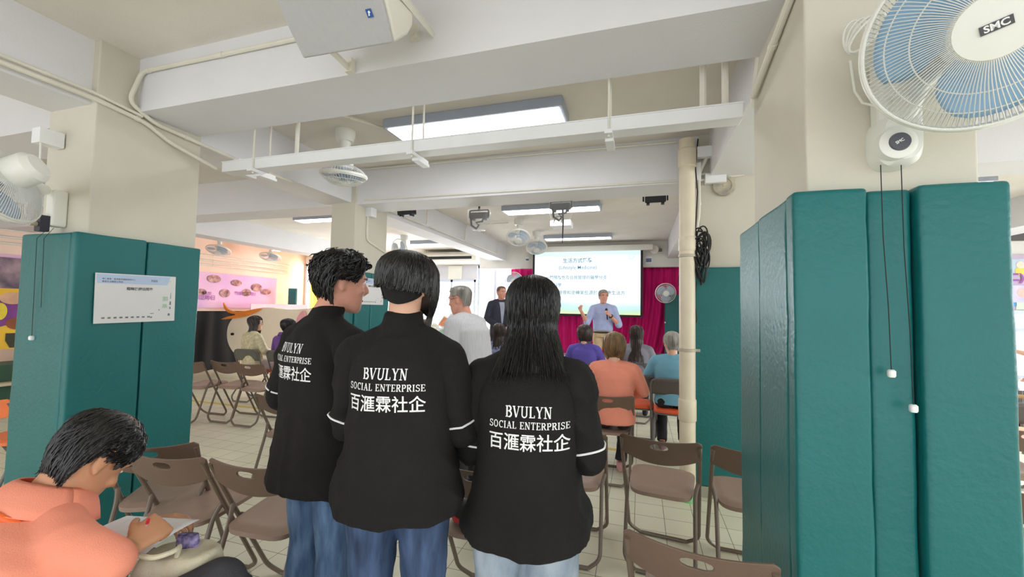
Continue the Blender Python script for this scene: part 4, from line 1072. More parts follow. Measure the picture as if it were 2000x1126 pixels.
# ================================================================ fixtures, stage, displays, small things
# ---- stage
struct('trim_5', MB().bx(-3.6, 1.08, 7.0, 10.15, 0, SZ), mat('stage_floor', (200, 196, 190), .4, .03), 'low stage platform')
MAG = mat('magenta_velvet', (214, 10, 112), .85, .10, 5, .2, 200, stretch=(6, 1, .3), rgb2=(240, 22, 136))
def drape(name, label, x0, x1, y, z0, z1, m, amp=.05, freq=16, cat='curtain', taper=None, n=120, par=None, seed=0):
    mb = MB(); rows = []
    for k in range(17):
        v = k / 16; row = []
        for i in range(n + 1):
            u = i / n; a0, a1 = x0, x1
            if taper: a0, a1 = taper(v, x0, x1)
            x = a0 + (a1 - a0) * u; w_ = amp * (.6 + .4 * v)
            yy = y + w_ * (sin(freq * u * 2 * pi + 1.2 * sin(v * 2 + u * 9)) + .45 * sin(freq * .43 * u * 2 * pi + seed + v))
            row.append((x, yy, z1 + (z0 - z1) * v))
        rows.append(row)
    mb.grid(rows); o = mb.build(name, m, par, solid=.006, sharp=0)
    if par is None: tag(o, label, cat)
    return o
drape('stage_curtain', 'magenta velvet curtain hanging left of the projection screen', -3.0, -1.3, 9.62, .5, 2.5, MAG, .04, 11)
def rt(v, a, b): return (a, b - .0 * v - .40 * max(0, (v - .25)) ** 2 * 1.3)
drape('stage_curtain', 'magenta velvet curtain gathered right of the projection screen', -1.3, .85, 9.62, .5, 2.5, MAG, .05, 13, taper=rt, seed=2)
def curtain_rail(): MB()
# projection screen
r = thing('projection_screen', 'white projection screen with a pale blue slide, above the speaker', 'screen', (-1.15, 9.2, 1.4))
x0, x1, z0, z1 = at(1041, 492, Y=9.2).x, at(1256, 492, Y=9.2).x, at(1150, 617, Y=9.2).z, 2.80
MB().bx(x0, x1, 9.2, 9.215, z0, z1).build('black_border', mat('screen_border', (26, 26, 30), .6, .02), r, smooth=False, world=True)
bw = .05
def slide_mat():
    m = bpy.data.materials.new('projected_slide'); m.use_nodes = True; nt = m.node_tree; b = nt.nodes['Principled BSDF']; L = nt.links
    tc = nt.nodes.new('ShaderNodeTexCoord'); sp = nt.nodes.new('ShaderNodeSeparateXYZ'); L.new(tc.outputs['Generated'], sp.inputs[0])
    wv = nt.nodes.new('ShaderNodeTexNoise'); wv.inputs['Scale'].default_value = 2.2; L.new(tc.outputs['Generated'], wv.inputs['Vector'])
    ad = nt.nodes.new('ShaderNodeMath'); ad.operation = 'MULTIPLY_ADD'; ad.inputs[1].default_value = .14; L.new(wv.outputs[0], ad.inputs[0]); L.new(sp.outputs['Z'], ad.inputs[2])
    cr = nt.nodes.new('ShaderNodeValToRGB'); E_ = cr.color_ramp.elements
    for pos_, c_ in ((.06, (226, 226, 150)), (.12, (176, 222, 190)), (.20, (186, 222, 238)), (.32, (244, 250, 253)), (.75, (240, 249, 253)), (1.0, (200, 230, 244))):
        e = E_.new(pos_); e.color = lin(c_) + (1,)
    E_.remove(E_[0]); 
    L.new(ad.outputs[0], cr.inputs[0]); L.new(cr.outputs[0], b.inputs['Emission Color']); b.inputs['Emission Strength'].default_value = .82; b.inputs['Base Color'].default_value = (.25, .25, .25, 1)
    return m
sx0, sx1, sz0, sz1 = x0 + bw, x1 - bw, z0 + .045, z1
MB().bx(sx0, sx1, 9.19, 9.199, sz0, sz1).build('slide', slide_mat(), r, smooth=False, world=True)
SLT = mat('slide_text', (120, 172, 196), .9, 0); SLT2 = emit('slide_dark_text', (110, 160, 190), .7)
U, W = (1, 0, 0), (0, 0, 1); cx_ = (sx0 + sx1) / 2 - .18; lx = sx0 + .26
for txt, x_, dz, al, ft, bd in (('生活方式醫學', cx_, .24, 'CENTER', .66, .003), ('(Lifestyle Medicine)', cx_, .39, 'CENTER', .84, .001), ('一門預防性及自我管理的醫學分支', lx, .61, 'LEFT', 1.36, .001), ('一門科學', lx, .78, 'LEFT', .36, .001),
                             ('預防、管理和逆轉某些源於不健康生活方', lx, .95, 'LEFT', 1.74, .001), ('式的疾病', lx, 1.08, 'LEFT', .36, .001)):
    text_on(MB(), txt, .13, (x_, 9.19, sz1 - dz), U, W, .002, bd, al, fit=ft).build('slide_text_line', SLT, r, smooth=False, world=True)
for z in (.59, .76, .93): MB().prism([(0, .035), (.02, .0), (.07, .075), (.02, .03)], (sx0 + .14, 9.188, sz1 - z - .02), U, W, .001).build('tick_mark', SLT, r, smooth=False, world=True)
lg = MB(); q = (sx1 - .26, 9.188, sz1 - .2)
lg.prism([(0, .12), (.04, .12), (.04, .04), (.09, .04), (.13, .13), (.18, .13), (.11, 0), (.02, 0)], q, U, W, -.001); lg.prism([(-.08, -.04), (.2, -.04), (.2, -.03), (-.08, -.03)], q, U, W, -.001)
lg.build('slide_logo', emit('slide_logo_tone', (150, 208, 200), .75), r, smooth=False, world=True)
MB().bx(x0 - .16, x1 + .20, 9.14, 9.27, 2.80, 2.92).build('roller_case', WALLW, r, smooth=False, world=True, bevel=.01)
# ---- ceiling lights
LAMPH = mat('lamp_housing', (176, 184, 200), .5, .02); TUBE = emit('lamp_diffuser', (250, 252, 255), 9.0)
def lamp(label, x0, x1, y0, y1, h=.075):
    r = thing('ceiling_light', label, 'light', ((x0 + x1) / 2, (y0 + y1) / 2, CEIL), 0, 'flat ceiling lights')
    MB().bx(x0, x1, y0, y1, CEIL - h, CEIL).build('housing', LAMPH, r, smooth=False, world=True, bevel=.004)
    MB().bx(x0 + .03, x1 - .03, y0 + .025, y1 - .025, CEIL - h - .006, CEIL - h + .004).build('diffuser', TUBE, r, smooth=False, world=True)
lamp('nearest long ceiling light, just behind the white cable trunking', -2.0, -.53, 2.83, 3.13)
lamp('ceiling light over the audience, behind the bagged black spotlights', -1.97, -.53, 5.75, 6.05)
lamp('ceiling light nearest the stage, right above the projection screen', -1.9, -.53, 8.25, 8.5)
lamp('ceiling light in the left bay, beside the far pillar', -5.7, -4.4, 5.6, 5.85)
lamp('ceiling light in the back bay above the air conditioner', -5.1, -3.75, 8.4, 8.65)
lamp('ceiling light in the peach corner at far left', -9.45, -8.2, 8.6, 8.85)
lamp('ceiling light at right, beyond the nearest pillar', 2.2, 3.6, 5.6, 5.85)
# ---- cable trunking hung under the ceiling
r = thing('cable_trunking', 'white cable trunking hung on rods, running across below the ceiling', 'trunking', (-1.2, 2.2, 2.45))
MB().bx(-2.86, .47, 2.165, 2.265, 2.435, 2.505).build('trunk', TRUNK, r, smooth=False, world=True, bevel=.004)
MB().bx(-2.86, .47, 2.16, 2.27, 2.503, 2.509).build('lid', TRUNK, r, smooth=False, world=True)
for px in (507, 812, 1190):
    x = at(px, 270, Y=2.2).x
    for dy in (.0, .13):
        MB().cyl((x, 2.16 + dy, 2.40), (x, 2.16 + dy, CEIL), .006).build('hanger_rod', PIPEW, r, world=True)
    MB().bx(x - .02, x + .02, 2.13, 2.33, 2.41, 2.432).bx(x - .022, x + .022, 2.20, 2.34, 2.395, 2.412).build('clamp_bar', TRUNK, r, smooth=False, world=True)
# ---- conduits and pipes
def conduit(label, pts, rad=.011, rnd=.05, clips=3, m=None, name='conduit', group='cream conduits on beams and pillars'):
    P = fillet([Vector(p) for p in pts], rnd) if len(pts) > 2 else [Vector(p) for p in pts]
    r = thing(name, label, 'pipe', P[0], 0, group)
    MB().tube(P, rad, 10).build('tube', m or PIPEW, r, world=True)
    L = [(P[i] - P[i - 1]).length for i in range(1, len(P))]; tot = sum(L)
    for c in range(clips):
        tgt = tot * (c + .5) / clips; a = 0
        for i, l in enumerate(L):
            if a + l >= tgt:
                p = P[i].lerp(P[i + 1], (tgt - a) / max(l, 1e-6)); d = (P[i + 1] - P[i]).normalized(); x, y, _ = basis(d)
                MB().tube([p - d * .012, p + d * .012], rad * 1.25, 10).build('clip', m or PIPEW, r, world=True); break
            a += l
    return r
XL = -3.0
conduit('upper conduit turning down the beam and along the left pillar', [(-1.4, 1.705, 2.92), (-2.96, 1.705, 2.925), (-2.985, 1.66, 2.72), (-2.985, 1.80, 2.645), (-2.985, 2.55, 2.60), (-2.985, 2.9, 2.60)], .013, .05, 5)
conduit('lower conduit along the left beam, bending onto the left pillar', [(-3.0, -1.8, 2.66), (-3.0, 1.5, 2.66), (-2.99, 1.76, 2.63), (-2.99, 1.9, 2.56), (-2.93, 2.18, 2.47)], .013, .05, 4)
conduit('upper conduit of the pair on the left beam', [(-3.005, -1.8, 2.70), (-3.005, 1.5, 2.695), (-2.99, 1.74, 2.66)], .010, .04, 4)
conduit('conduit along the face of the second cross beam', [(-2.9, 3.80, 3.0 - .0), (.3, 3.80, 2.98)], .009, .03, 4)
conduit('conduit along the lower edge of the second cross beam', [(-2.9, 3.81, 2.66), (.3, 3.81, 2.64)], .008, .03, 5)
for i, (ya, yb) in enumerate(((4.35, 5.4), (5.5, 6.8), (6.9, 8.6))):
    conduit('thin conduit looping down the face of the far depth beam, %s of three' % ('nearest', 'middle', 'farthest')[i], [(-3.01, ya, 2.70), (-3.01, yb, 2.70), (-3.01, yb + .02, 2.99), (-2.2, yb + .02, 3.0)], .009, .06, 4)
conduit('conduit running down the far pillar from a junction box', [(-2.99, 4.0, 2.56), (-2.99, 4.0, 2.25), (-2.99, 4.4, 2.15)], .012, .06, 2)
conduit('conduit rising from the trunking to the nearest ceiling light', [(-2.28, 2.25, 2.5), (-2.28, 2.25, 2.98), (-2.28, 2.6, 3.0), (-2.02, 2.95, 2.98)], .014, .06, 2)
conduit('thick cream conduit slanting along the right beam above the fan', [(.545, -.6, 2.93), (.545, 1.75, 2.88), (.535, 2.1, 2.72), (.53, 2.22, 2.5)], .024, .06, 3)
conduit('thin cream conduit slanting down the right pillar face', [(.505, .4, 2.93), (.505, 1.6, 2.62), (.50, 2.12, 2.505)], .014, .04, 3)
for i, x in enumerate((.30, .40)):
    conduit('white pipe bending from the ceiling into the trunking, %s one' % ('left', 'right')[i], [(x, 2.22, 2.5), (x, 2.22, 2.93), (x - .12, 2.35, 2.99), (x - .3, 2.6, 3.0)], .016, .08, 1)
for i, dx in enumerate((0, .05)):
    conduit('conduit above the disc on the pillar, %s of the pair' % ('lower', 'upper')[i], [(.47, 3.775, 2.62 + dx), (.8, 3.775, 2.64 + dx), (.9, 3.775, 2.68 + dx), (.9, 3.78, 2.9)], .011, .04, 2)
conduit('thick cream pipe dropping from the second beam beside the drain pipe', [(.58, 3.76, 3.0), (.55, 3.73, 2.84), (.468, 3.73, 2.66), (.468, 3.73, 2.32), (.45, 3.74, 2.2)], .016, .05, 2)
conduit('pale pipe running down beside the drain pipe', [(.455, 4.1, 2.55), (.455, 4.1, .1)], .012, .03, 5)
# left wall pipes
for z in (2.62, 2.50, 2.40):
    conduit('%s pink-lit pipe along the peach wall above the banner' % {2.62: 'top', 2.50: 'middle', 2.40: 'bottom'}[z], [(-9.77, 3.5, z), (-9.77, 9.6, z)], .02, .03, 4)
for z in (2.75, 2.6, 2.45):
    pass
# drain pipe
PX, PY = .372, 3.675
r = thing('drain_pipe', 'thick cream drain pipe from floor to beam, left of the teal padded pillar', 'pipe', (PX, PY, 0))
PIPC = mat('cream_drain_pipe', (226, 214, 190), .45, .03, 6)
MB().cyl((PX, PY, 0), (PX, PY, 2.94), .062, n=28).build('pipe', PIPC, r, world=True)
for z0, z1, rr in ((2.70, 2.86, .072), (.62, .80, .069), (2.0, 2.12, .068)): MB().lathe([(.062, 0), (rr, .01), (rr, z1 - z0 - .01), (.062, z1 - z0)], (PX, PY, z0), n=28).build('joint_sleeve', PIPC, r, world=True)
for z in (1.95, 1.18): MB().lathe([(.062, 0), (.068, .003), (.068, .022), (.062, .025)], (PX, PY, z), n=28).box((.07 + PX, PY - .01, z + .012), (.05, .02, .02)).build('bracket', mat('galvanised_bracket', (190, 180, 160), .4, .05), r, world=True)
MB().lathe([(.08, 0), (.068, .10), (.062, .11)], (PX, PY, 0), n=20).build('green_tape', mat('green_tape', (126, 190, 130), .5, .05), r, world=True)
# junction boxes
def box_thing(name, label, cat, c, size, m, bevel=.004, group=None, rot=None):
    o = MB().box((0, 0, 0), size, rot).build(name, m, None, smooth=False, bevel=bevel); o.location = c
    return tag(o, label, cat, group)
JG = 'white junction boxes'
for i, (c, sz, lab) in enumerate((((-2.95, 2.42, 2.55), (.06, .16, .12), 'white junction box on the beam right of the left pillar'), ((.455, 3.74, 2.68), (.06, .06, .15), 'cream junction box beside the top of the drain pipe'), ((.60, 3.76, 2.62), (.16, .06, .08), 'white junction box above the disc on the pillar'),
                                  ((.58, 3.70, 2.83), (.26, .06, .09), 'white trunking box at the right end of the second beam'), ((-2.96, 4.02, 2.58), (.08, .1, .12), 'cream junction box at the top of the far pillar'), ((-3.30, 1.46, 2.44), (.075, .11, .09), 'white switch box high on the left pillar above the fan'))):
    box_thing('junction_box', lab, 'box', c, sz, TRUNK, group=JG)
# disc on pillar
o = MB().lathe([(.0, 0), (.062, 0), (.085, .004), (.09, .018), (.085, .03), (.06, .032), (.055, .024), (.012, .024), (.01, .03), (0, .03)], (0, 0, 0), (0, -1, 0), 40).build('round_base_plate', mat('weathered_grey_disc', (172, 168, 158), .7, .18, 14, .4, 60, rgb2=(206, 196, 170)), None)
o.location = at(1413, 363, Y=3.795); tag(o, 'round weathered grey plate fixed high on the pillar behind the drain pipe', 'plate')
# black cable coil on the drain pipe
r = thing('cable_coil', 'bundle of black cable hanging between the drain pipe and the teal pad', 'cable', (.50, 3.95, 1.9)); rn = random.Random(3)
m = MB()
for i in range(16):
    cx_, cz_ = .475 + rn.uniform(-.02, .025), 2.02 + rn.uniform(-.03, .03); hw_, hh_ = rn.uniform(.02, .05), rn.uniform(.10, .17); yy = 3.66 + rn.uniform(-.03, .03)
    m.tube([(cx_ + hw_ * cos(a * pi / 12) + .015 * sin(a * .5), yy + .01 * sin(a * .8), cz_ - (.12 if i > 8 else 0) + hh_ * sin(a * pi / 12)) for a in range(24)], .006, 6, closed=True)
m.build('coil', DARK, r, world=True)
MB().tube([(.46, 3.70, 2.95), (.44, 3.70, 2.7), (.455, 3.70, 2.5), (.44, 3.70, 2.2), (.46, 3.70, 2.0)], .005, 6).build('hanging_lead', DARK, r, world=True)
MB().tube(fillet([(.455, 3.69, 1.95), (.33, 3.98, 1.85), (.33, 3.98, 1.70), (.44, 3.70, 1.75)], .1, 8), .0045, 6).build('side_loop', DARK, r, world=True)
MB().tube(fillet([(.445, 3.70, 1.75), (.43, 3.70, 1.60), (.36, 3.72, 1.50), (.40, 3.72, 1.38), (.45, 3.70, 1.42), (.43, 3.70, 1.60)], .05, 8), .0045, 6).build('lower_loop', DARK, r, world=True)

# ---- fans
FANW = mat('fan_white_plastic', (236, 236, 228), .35, .01); FANB = mat('fan_blue_blade', (150, 190, 222), .3, .02, spec=.6)
FANC = mat('fan_cage_wire', (228, 228, 224), .35, .01); GREYP = mat('grey_dial', (96, 96, 104), .35, .03); PALEB = mat('pale_blue_blade', (176, 196, 220), .35, .02)
def fan_head(r, c, ax, R=.22, wires=120, blade_m=None, cap_r=.085, up=(0, 0, 1), motor=.15, wire_r=.0014, blades=3, text=None, lathe_n=32, rot0=0.3):
    """guard, blades, hub cap and motor round an axis; c centre of the guard, ax pointing to the front"""
    ax = Vector(ax).normalized(); x, y, d = basis(ax, up); c = Vector(c); bm_ = blade_m or FANB
    def P(rad, ang, h): return c + (x * cos(ang) + y * sin(ang)) * rad + d * h
    g = MB()
    n_w = wires
    for side in (1, -1):
        for i in range(n_w):
            a = 2 * pi * i / n_w + (0 if side > 0 else .5 / n_w); pts = []
            for q in range(7):
                t = q / 6; rad = cap_r * .9 + (R - cap_r * .9) * t; h = side * (.055 * (1 - t ** 2.6) + .012) + (.02 if side > 0 else -.02) * (1 - t)
                pts.append(P(rad, a + side * .18 * t, h))
            g.tube(pts, wire_r, 4, caps=False)
    g.build('guard', FANC, r, world=True)
    rim = MB()
    for h, q in ((.012, .0045), (-.012, .0045), (0, .007)): rim.tube([P(R + (.002 if h == 0 else 0), 2 * pi * i / 64, h) for i in range(64)], q, 8, closed=True)
    for rr in (R * .62, R * .82):
        t = (rr - cap_r * .9) / (R - cap_r * .9); rim.tube([P(rr, 2 * pi * i / 64, .055 * (1 - t ** 2.6) + .012 + .02 * (1 - t) - .002) for i in range(64)], wire_r * 1.2, 4, closed=True)
    rim.build('guard_rim', FANW, r, world=True)
    MB().lathe([(0, .02), (cap_r, .06), (cap_r, .082), (cap_r * .93, .09), (0, .094)], c, ax, lathe_n).build('hub_cap', FANW, r, world=True)
    for b in range(blades):
        bl = MB(); rows = []
        for i in range(9):
            t = i / 8; rad = .035 + (R * .90 - .035) * t; row = []
            wd = (.72 + .62 * sin(pi * min(1, t * .8 + .12))) * (1.05 if blades == 3 else .75)
            for j in range(9):
                u = j / 8; a = rot0 + 2 * pi * b / blades + (u - .5) * wd * 1.25 + .35 * t
                rr = rad * (1 - .05 * (2 * u - 1) ** 4 * t); row.append(P(rr, a, .022 - .045 * u))
            rows.append(row)
        bl.grid(rows); bl.build('blade', bm_, r, world=True, solid=.002, sharp=0)
    MB().lathe([(0, .03), (.035, .028), (.035, -.03), (0, -.032)], c, ax, 20).build('hub', bm_, r, world=True)
    MB().lathe([(0, -.04), (.055, -.045), (.075, -.06), (.075, -.06 - motor), (.055, -.085 - motor), (0, -.09 - motor)], c, ax, 24).build('motor_housing', FANW, r, world=True)
    return x, y, d
# near right wall fan
r = thing('wall_fan', 'big white wall fan with blue blades on the nearest pillar, at upper right', 'fan', (.75, 1.5, 2.1))
capc = at(1945, 50, d=.93); ax = (EYE * .35 + Vector((.55, -.6, 1.2)) * .65 - capc); ax = Vector((-.32, -.86, -.42)).normalized()
fc = capc - ax * .09
x, y, d = fan_head(r, fc, ax, .225, 130, None, .075, motor=.12, wire_r=.0013, rot0=.5)
ux = Vector((0, 0, 1)).cross(ax).normalized(); uy = ax.cross(ux).normalized()
ux, uy = (ux * cos(.22) + uy * sin(.22)), (uy * cos(.22) - ux * sin(.22))
MB().prism([(-.026, -.010), (.026, -.010), (.026, .010), (-.026, .010)], capc + ax * .005, ux, uy, .0015).build('badge', mat('dark_badge', (70, 68, 72), .4, .02), r, smooth=False, world=True)
text_on(MB(), 'SMC', .02, capc + ax * .0068 - uy * .0065, ux, uy, .0006, .0006, fit=.040).build('badge_lettering', WHT, r, smooth=False, world=True)
MB().loft([((.74, 1.56, 2.03), (1, 0, 0), (0, 0, 1), .058, .082, 3), ((.74, 1.50, 2.03), (1, 0, 0), (0, 0, 1), .058, .082, 3), ((.74, 1.478, 2.03), (1, 0, 0), (0, 0, 1), .047, .068, 2.5)], 32).build('wall_bracket', FANW, r, world=True)
MB().bx(.69, .80, 1.49, 1.56, 2.0, 2.30).build('wall_plate', FANW, r, smooth=False, world=True, bevel=.02)
MB().tube([(.745, 1.50, 2.10), (.745, 1.42, 2.16), tuple(fc - ax * .16)], [.035, .034, .04], 14).build('arm', FANW, r, world=True)
kc = at(1761, 274, Y=1.455)
MB().lathe([(.0, 0), (.05, 0), (.047, .02), (.034, .026), (0, .027)], (kc.x, 1.49, kc.z), (0, -1, 0), 32).build('control_dome', FANW, r, world=True)
o = MB().lathe([(0, 0), (.027, 0), (.025, .006), (0, .007)], (kc.x, 1.464, kc.z), (0, -1, 0), 28).build('dial', GREYP, r, world=True)
text_on(MB(), 'SMC', .012, (kc.x - .0015, 1.4568, kc.z - .004), (.86, 0, .5), (-.5, 0, .86), .0006, .0004, fit=.022).build('dial_lettering', WHT, r, smooth=False, world=True)
for (xa, ya), (xb, yb) in (((1720, 322), (1741, 724)), ((1760, 322), (1784, 792))):
    a = at(xa, ya, Y=1.478); b = at(xb, yb, Y=1.478)
    MB().tube([a, a.lerp(b, .35) + Vector((-.003, 0, 0)), a.lerp(b, .7) + Vector((.001, 0, 0)), b], .0014, 6).build('pull_cord', DARK, r, world=True)
    MB().loft([(b + Vector((0, 0, z)), (1, 0, 0), (0, 1, 0), q, q, 3) for z, q in ((.004, .006), (0, .0095), (-.014, .0095), (-.018, .007))], 16).build('cord_bobbin', WHT, r, world=True)
lead = MB(); rn = random.Random(5)
for i in range(4):
    c0 = Vector((.635 + .008 * i, 1.50, 2.36)); lead.tube([c0 + Vector((.03 * cos(a * pi / 10) + .012 * i * sin(a * pi / 10), -.012 * i * .5, .055 * sin(a * pi / 10))) for a in range(20)], .0035, 6, closed=True)
lead.tube([(.63, 1.52, 2.30), (.64, 1.52, 2.2), (.66, 1.52, 2.16), (.70, 1.5, 2.13)], .0035, 6)
lead.build('power_cord', FANW, r, world=True)
# left wall fan
r = thing('wall_fan', 'grey-backed wall fan on a bracket at the left edge, seen from behind', 'fan', (-3.25, 1.45, 2.1))
_c = at(-14, 352, Y=1.12)
fan_head(r, _c, CR * -.84 + CU * -.42 + CF * -.22, .215, 110, PALEB, .07, motor=.11, wire_r=.0014)
MB().bx(-3.262, -3.195, 1.45, 1.52, 1.92, 2.13).build('wall_plate', FANW, r, smooth=False, world=True, bevel=.012)
MB().tube([(-3.22, 1.42, 2.12), tuple(at(70, 362, Y=1.28)), tuple(at(40, 338, Y=1.20))], [.03, .024, .03], 12).build('arm', FANW, r, world=True)
MB().bx(-3.258, -3.205, 1.41, 1.45, 1.885, 1.975).build('control_box', mat('dark_blue_control', (34, 32, 52), .4, .1, 20), r, smooth=False, world=True)
MB().cyl((-3.235, 1.41, 1.925), (-3.235, 1.38, 1.922), .013, n=14).build('control_knob', mat('beige_knob', (180, 168, 140), .4, .03), r, world=True)
MB().tube(fillet([(-3.28, 1.42, 2.41), (-3.27, 1.42, 2.25), (-3.25, 1.40, 2.1), (-3.22, 1.35, 2.0), (-3.24, 1.37, 1.96)], .05), .005, 8).build('power_cord', FANW, r, world=True)
for i, (p0, p1, p2) in enumerate((((95, 445), (72, 465), (62, 657)), ((105, 445), (86, 465), (80, 600)))):
    pts = [at(*p0, Y=1.42), at(*p1, Y=1.438), at(*p2, Y=1.448)]
    MB().tube(pts, .0014, 6).build('pull_cord', DARK, r, world=True)
    if i == 0: MB().loft([(pts[-1] + Vector((0, 0, z)), (1, 0, 0), (0, 1, 0), q, q, 3) for z, q in ((.005, .008), (0, .012), (-.016, .012), (-.02, .008))], 16).build('cord_bobbin', WHT, r, world=True)
# ceiling orbit fans
def orbit(label, p, R=.2, drop=.25, ax=(.2, -.75, -.6)):
    r = thing('ceiling_fan', label, 'fan', (p.x, p.y, CEIL), 0, 'small ceiling mounted fans')
    MB().lathe([(0, 0), (.085, 0), (.085, -.05), (.07, -.10), (0, -.11)], (p.x, p.y, CEIL), (0, 0, 1), 24).build('ceiling_mount', FANW, r, world=True)
    axv = Vector(ax).normalized(); c = Vector((p.x, p.y, CEIL - drop)) + axv * .12
    MB().tube([(p.x, p.y, CEIL - .09), (p.x, p.y, CEIL - drop * .8), tuple(c - axv * .1)], [.05, .04, .05], 12).build('yoke', FANW, r, world=True)
    fan_head(r, c, axv, R, 48, PALEB, .06, motor=.05, wire_r=.002)
orbit('ceiling fan hanging just behind the white trunking, left of the nearest light', at(675, 255, Z=CEIL),   .19, .27, (-.10, .10, -1))
orbit('ceiling fan over the stage front, left of the projector', at(1014, 428, Z=CEIL), .2, .22, (.1, -.5, -.8))
orbit('ceiling fan nearest the projection screen', at(1048, 452, Z=CEIL), .2, .22, (.15, -.5, -.8))
orbit('ceiling fan in the peach corner, nearer one', at(430, 462, Z=CEIL), .24, .2, (.15, -.3, -.9))
orbit('ceiling fan in the peach corner, farther one', at(530, 478, Z=CEIL), .24, .2, (.15, -.3, -.9))
orbit('ceiling fan right beside the far pillar, above the short black bob', at(790, 460, Z=CEIL), .24, .3, (-.3, -.9, -.25))
# wall fans on the stage pads
for lab, px, py, x_ in (('white wall fan with a pull cord on the right stage pad', 1300, 572, .0), ('white wall fan at the left end of the magenta curtain', 1004, 548, 0)):
    q = at(px, py, Y=9.1); r = thing('wall_fan', lab, 'fan', (q.x, 9.3, q.z), 0, 'white wall fans beside the stage')
    fan_head(r, q, (.1, -1, -.15), .2, 40, PALEB, .06, motor=.08, wire_r=.002)
    MB().bx(q.x - .05, q.x + .05, 9.2, 9.33, q.z - .2, q.z + .05).build('wall_plate', FANW, r, smooth=False, world=True, bevel=.02)
    if px > 1200:
        MB().tube([(q.x, 9.28, q.z - .2), (q.x, 9.28, q.z - .60)], .004, 5).build('pull_cord', DARK, r, world=True); MB().ell((q.x, 9.28, q.z - .61), .016).build('cord_bobbin', WHT, r, world=True)
# ---- loudspeaker on the near beam
SPKG = mat('speaker_grille', (196, 196, 196), .6, .01, 40, .5, 700); SPKB = mat('speaker_cream_body', (226, 222, 210), .45, .01)
r = thing('loudspeaker', 'grey-grilled white loudspeaker mounted on the near beam at top', 'speaker', (-1.3, 1.6, 2.85))
bl, br_, tl, tr = at(597, 114, Y=1.40), at(773, 83, Y=1.40), at(553, -40, Y=1.20), at(745, -60, Y=1.20)
ux = (br_ - bl).normalized(); uy = ((tl - bl) - ux * (tl - bl).dot(ux)).normalized(); nn = ux.cross(uy); nn = -nn if nn.y > 0 else nn
w_ = (br_ - bl).length; h_ = .30; oc = bl + ux * w_ / 2
def sp_out(ins, e=1.0): return [(-w_ / 2 * e + ins, 0 + ins), (w_ / 2 * e - ins, 0 + ins), (w_ / 2 * e - ins + .02, h_ * .5), (w_ / 2 * e - ins - .0, h_ - ins), (-w_ / 2 * e + ins + .025, h_ - ins), (-w_ / 2 * e + ins + .0, h_ * .5)]
NU = ux.cross(uy); sgn = 1 if NU.dot(nn) > 0 else -1
g = MB().prism(sp_out(.004), oc, ux, uy, .02 * sgn); g.build('grille', SPKG, r, smooth=False, world=True, bevel=.008)
m = MB(); R0 = []
prof = [(0, 1.0, 0), (-.10, 1.0, 0), (-.16, .9, .03), (-.20, .62, .08)]
poly = sp_out(0)
vs = []; fs = []
for dpt, scl, rise in prof:
    for a, b in poly: vs.append(oc + ux * (a * (1.06 if dpt < -.02 else 1)) + uy * (h_ / 2 + (b - h_ / 2) * scl) + nn * dpt)
k6 = len(poly)
for i in range(len(prof) - 1):
    for j in range(k6): fs.append((i * k6 + j, i * k6 + (j + 1) % k6, (i + 1) * k6 + (j + 1) % k6, (i + 1) * k6 + j))
fs += [tuple(range(k6)), tuple(range((len(prof) - 1) * k6, len(prof) * k6))]
m.add(vs, fs); m.build('cabinet', SPKB, r, world=True, bevel=.012, sharp=30)
bg_ = MB().prism([(-.012, -.014), (.012, -.014), (.012, .014), (-.012, .014)], oc + ux * (w_ / 2 - .055) + uy * .115 + nn * .022, ux, uy, .002 * sgn)
bg_.build('blue_badge', mat('blue_badge', (40, 84, 160), .4, .02), r, smooth=False, world=True)
MB().prism([(-.007, -.008), (.0, -.008), (.002, .0), (.007, .002), (.003, .009), (-.004, .006), (-.003, .0)], oc + ux * (w_ / 2 - .055) + uy * .115 + nn * .0245, ux, uy, .0008 * sgn).build('badge_emblem', WHT, r, smooth=False, world=True)
for s in (-1, 1):
    e = oc + ux * ((w_ / 2 * 1.06 + .016) * s + (.008 if s < 0 else .012)) + uy * .15 - nn * .08; q = at(812, 72, Y=1.712) if s > 0 else Vector((e.x, 1.712, e.z - .03))
    x_, y_, d_ = basis(q - e, (1, 0, 0)); mm = MB().tube([e, q], [.02, .02], 4)
    for v in mm.v: v.x = e.x + (v.x - e.x) * .35
    mm.build('bracket_arm', SPKB, r, world=True, smooth=False)
    MB().bx(q.x - .02, q.x + .02, 1.69, 1.722, q.z - .02, q.z + .05).cyl((q.x, 1.695, q.z), (q.x, 1.68, q.z), .007, n=10).build('bracket_foot', SPKB, r, smooth=False, world=True)
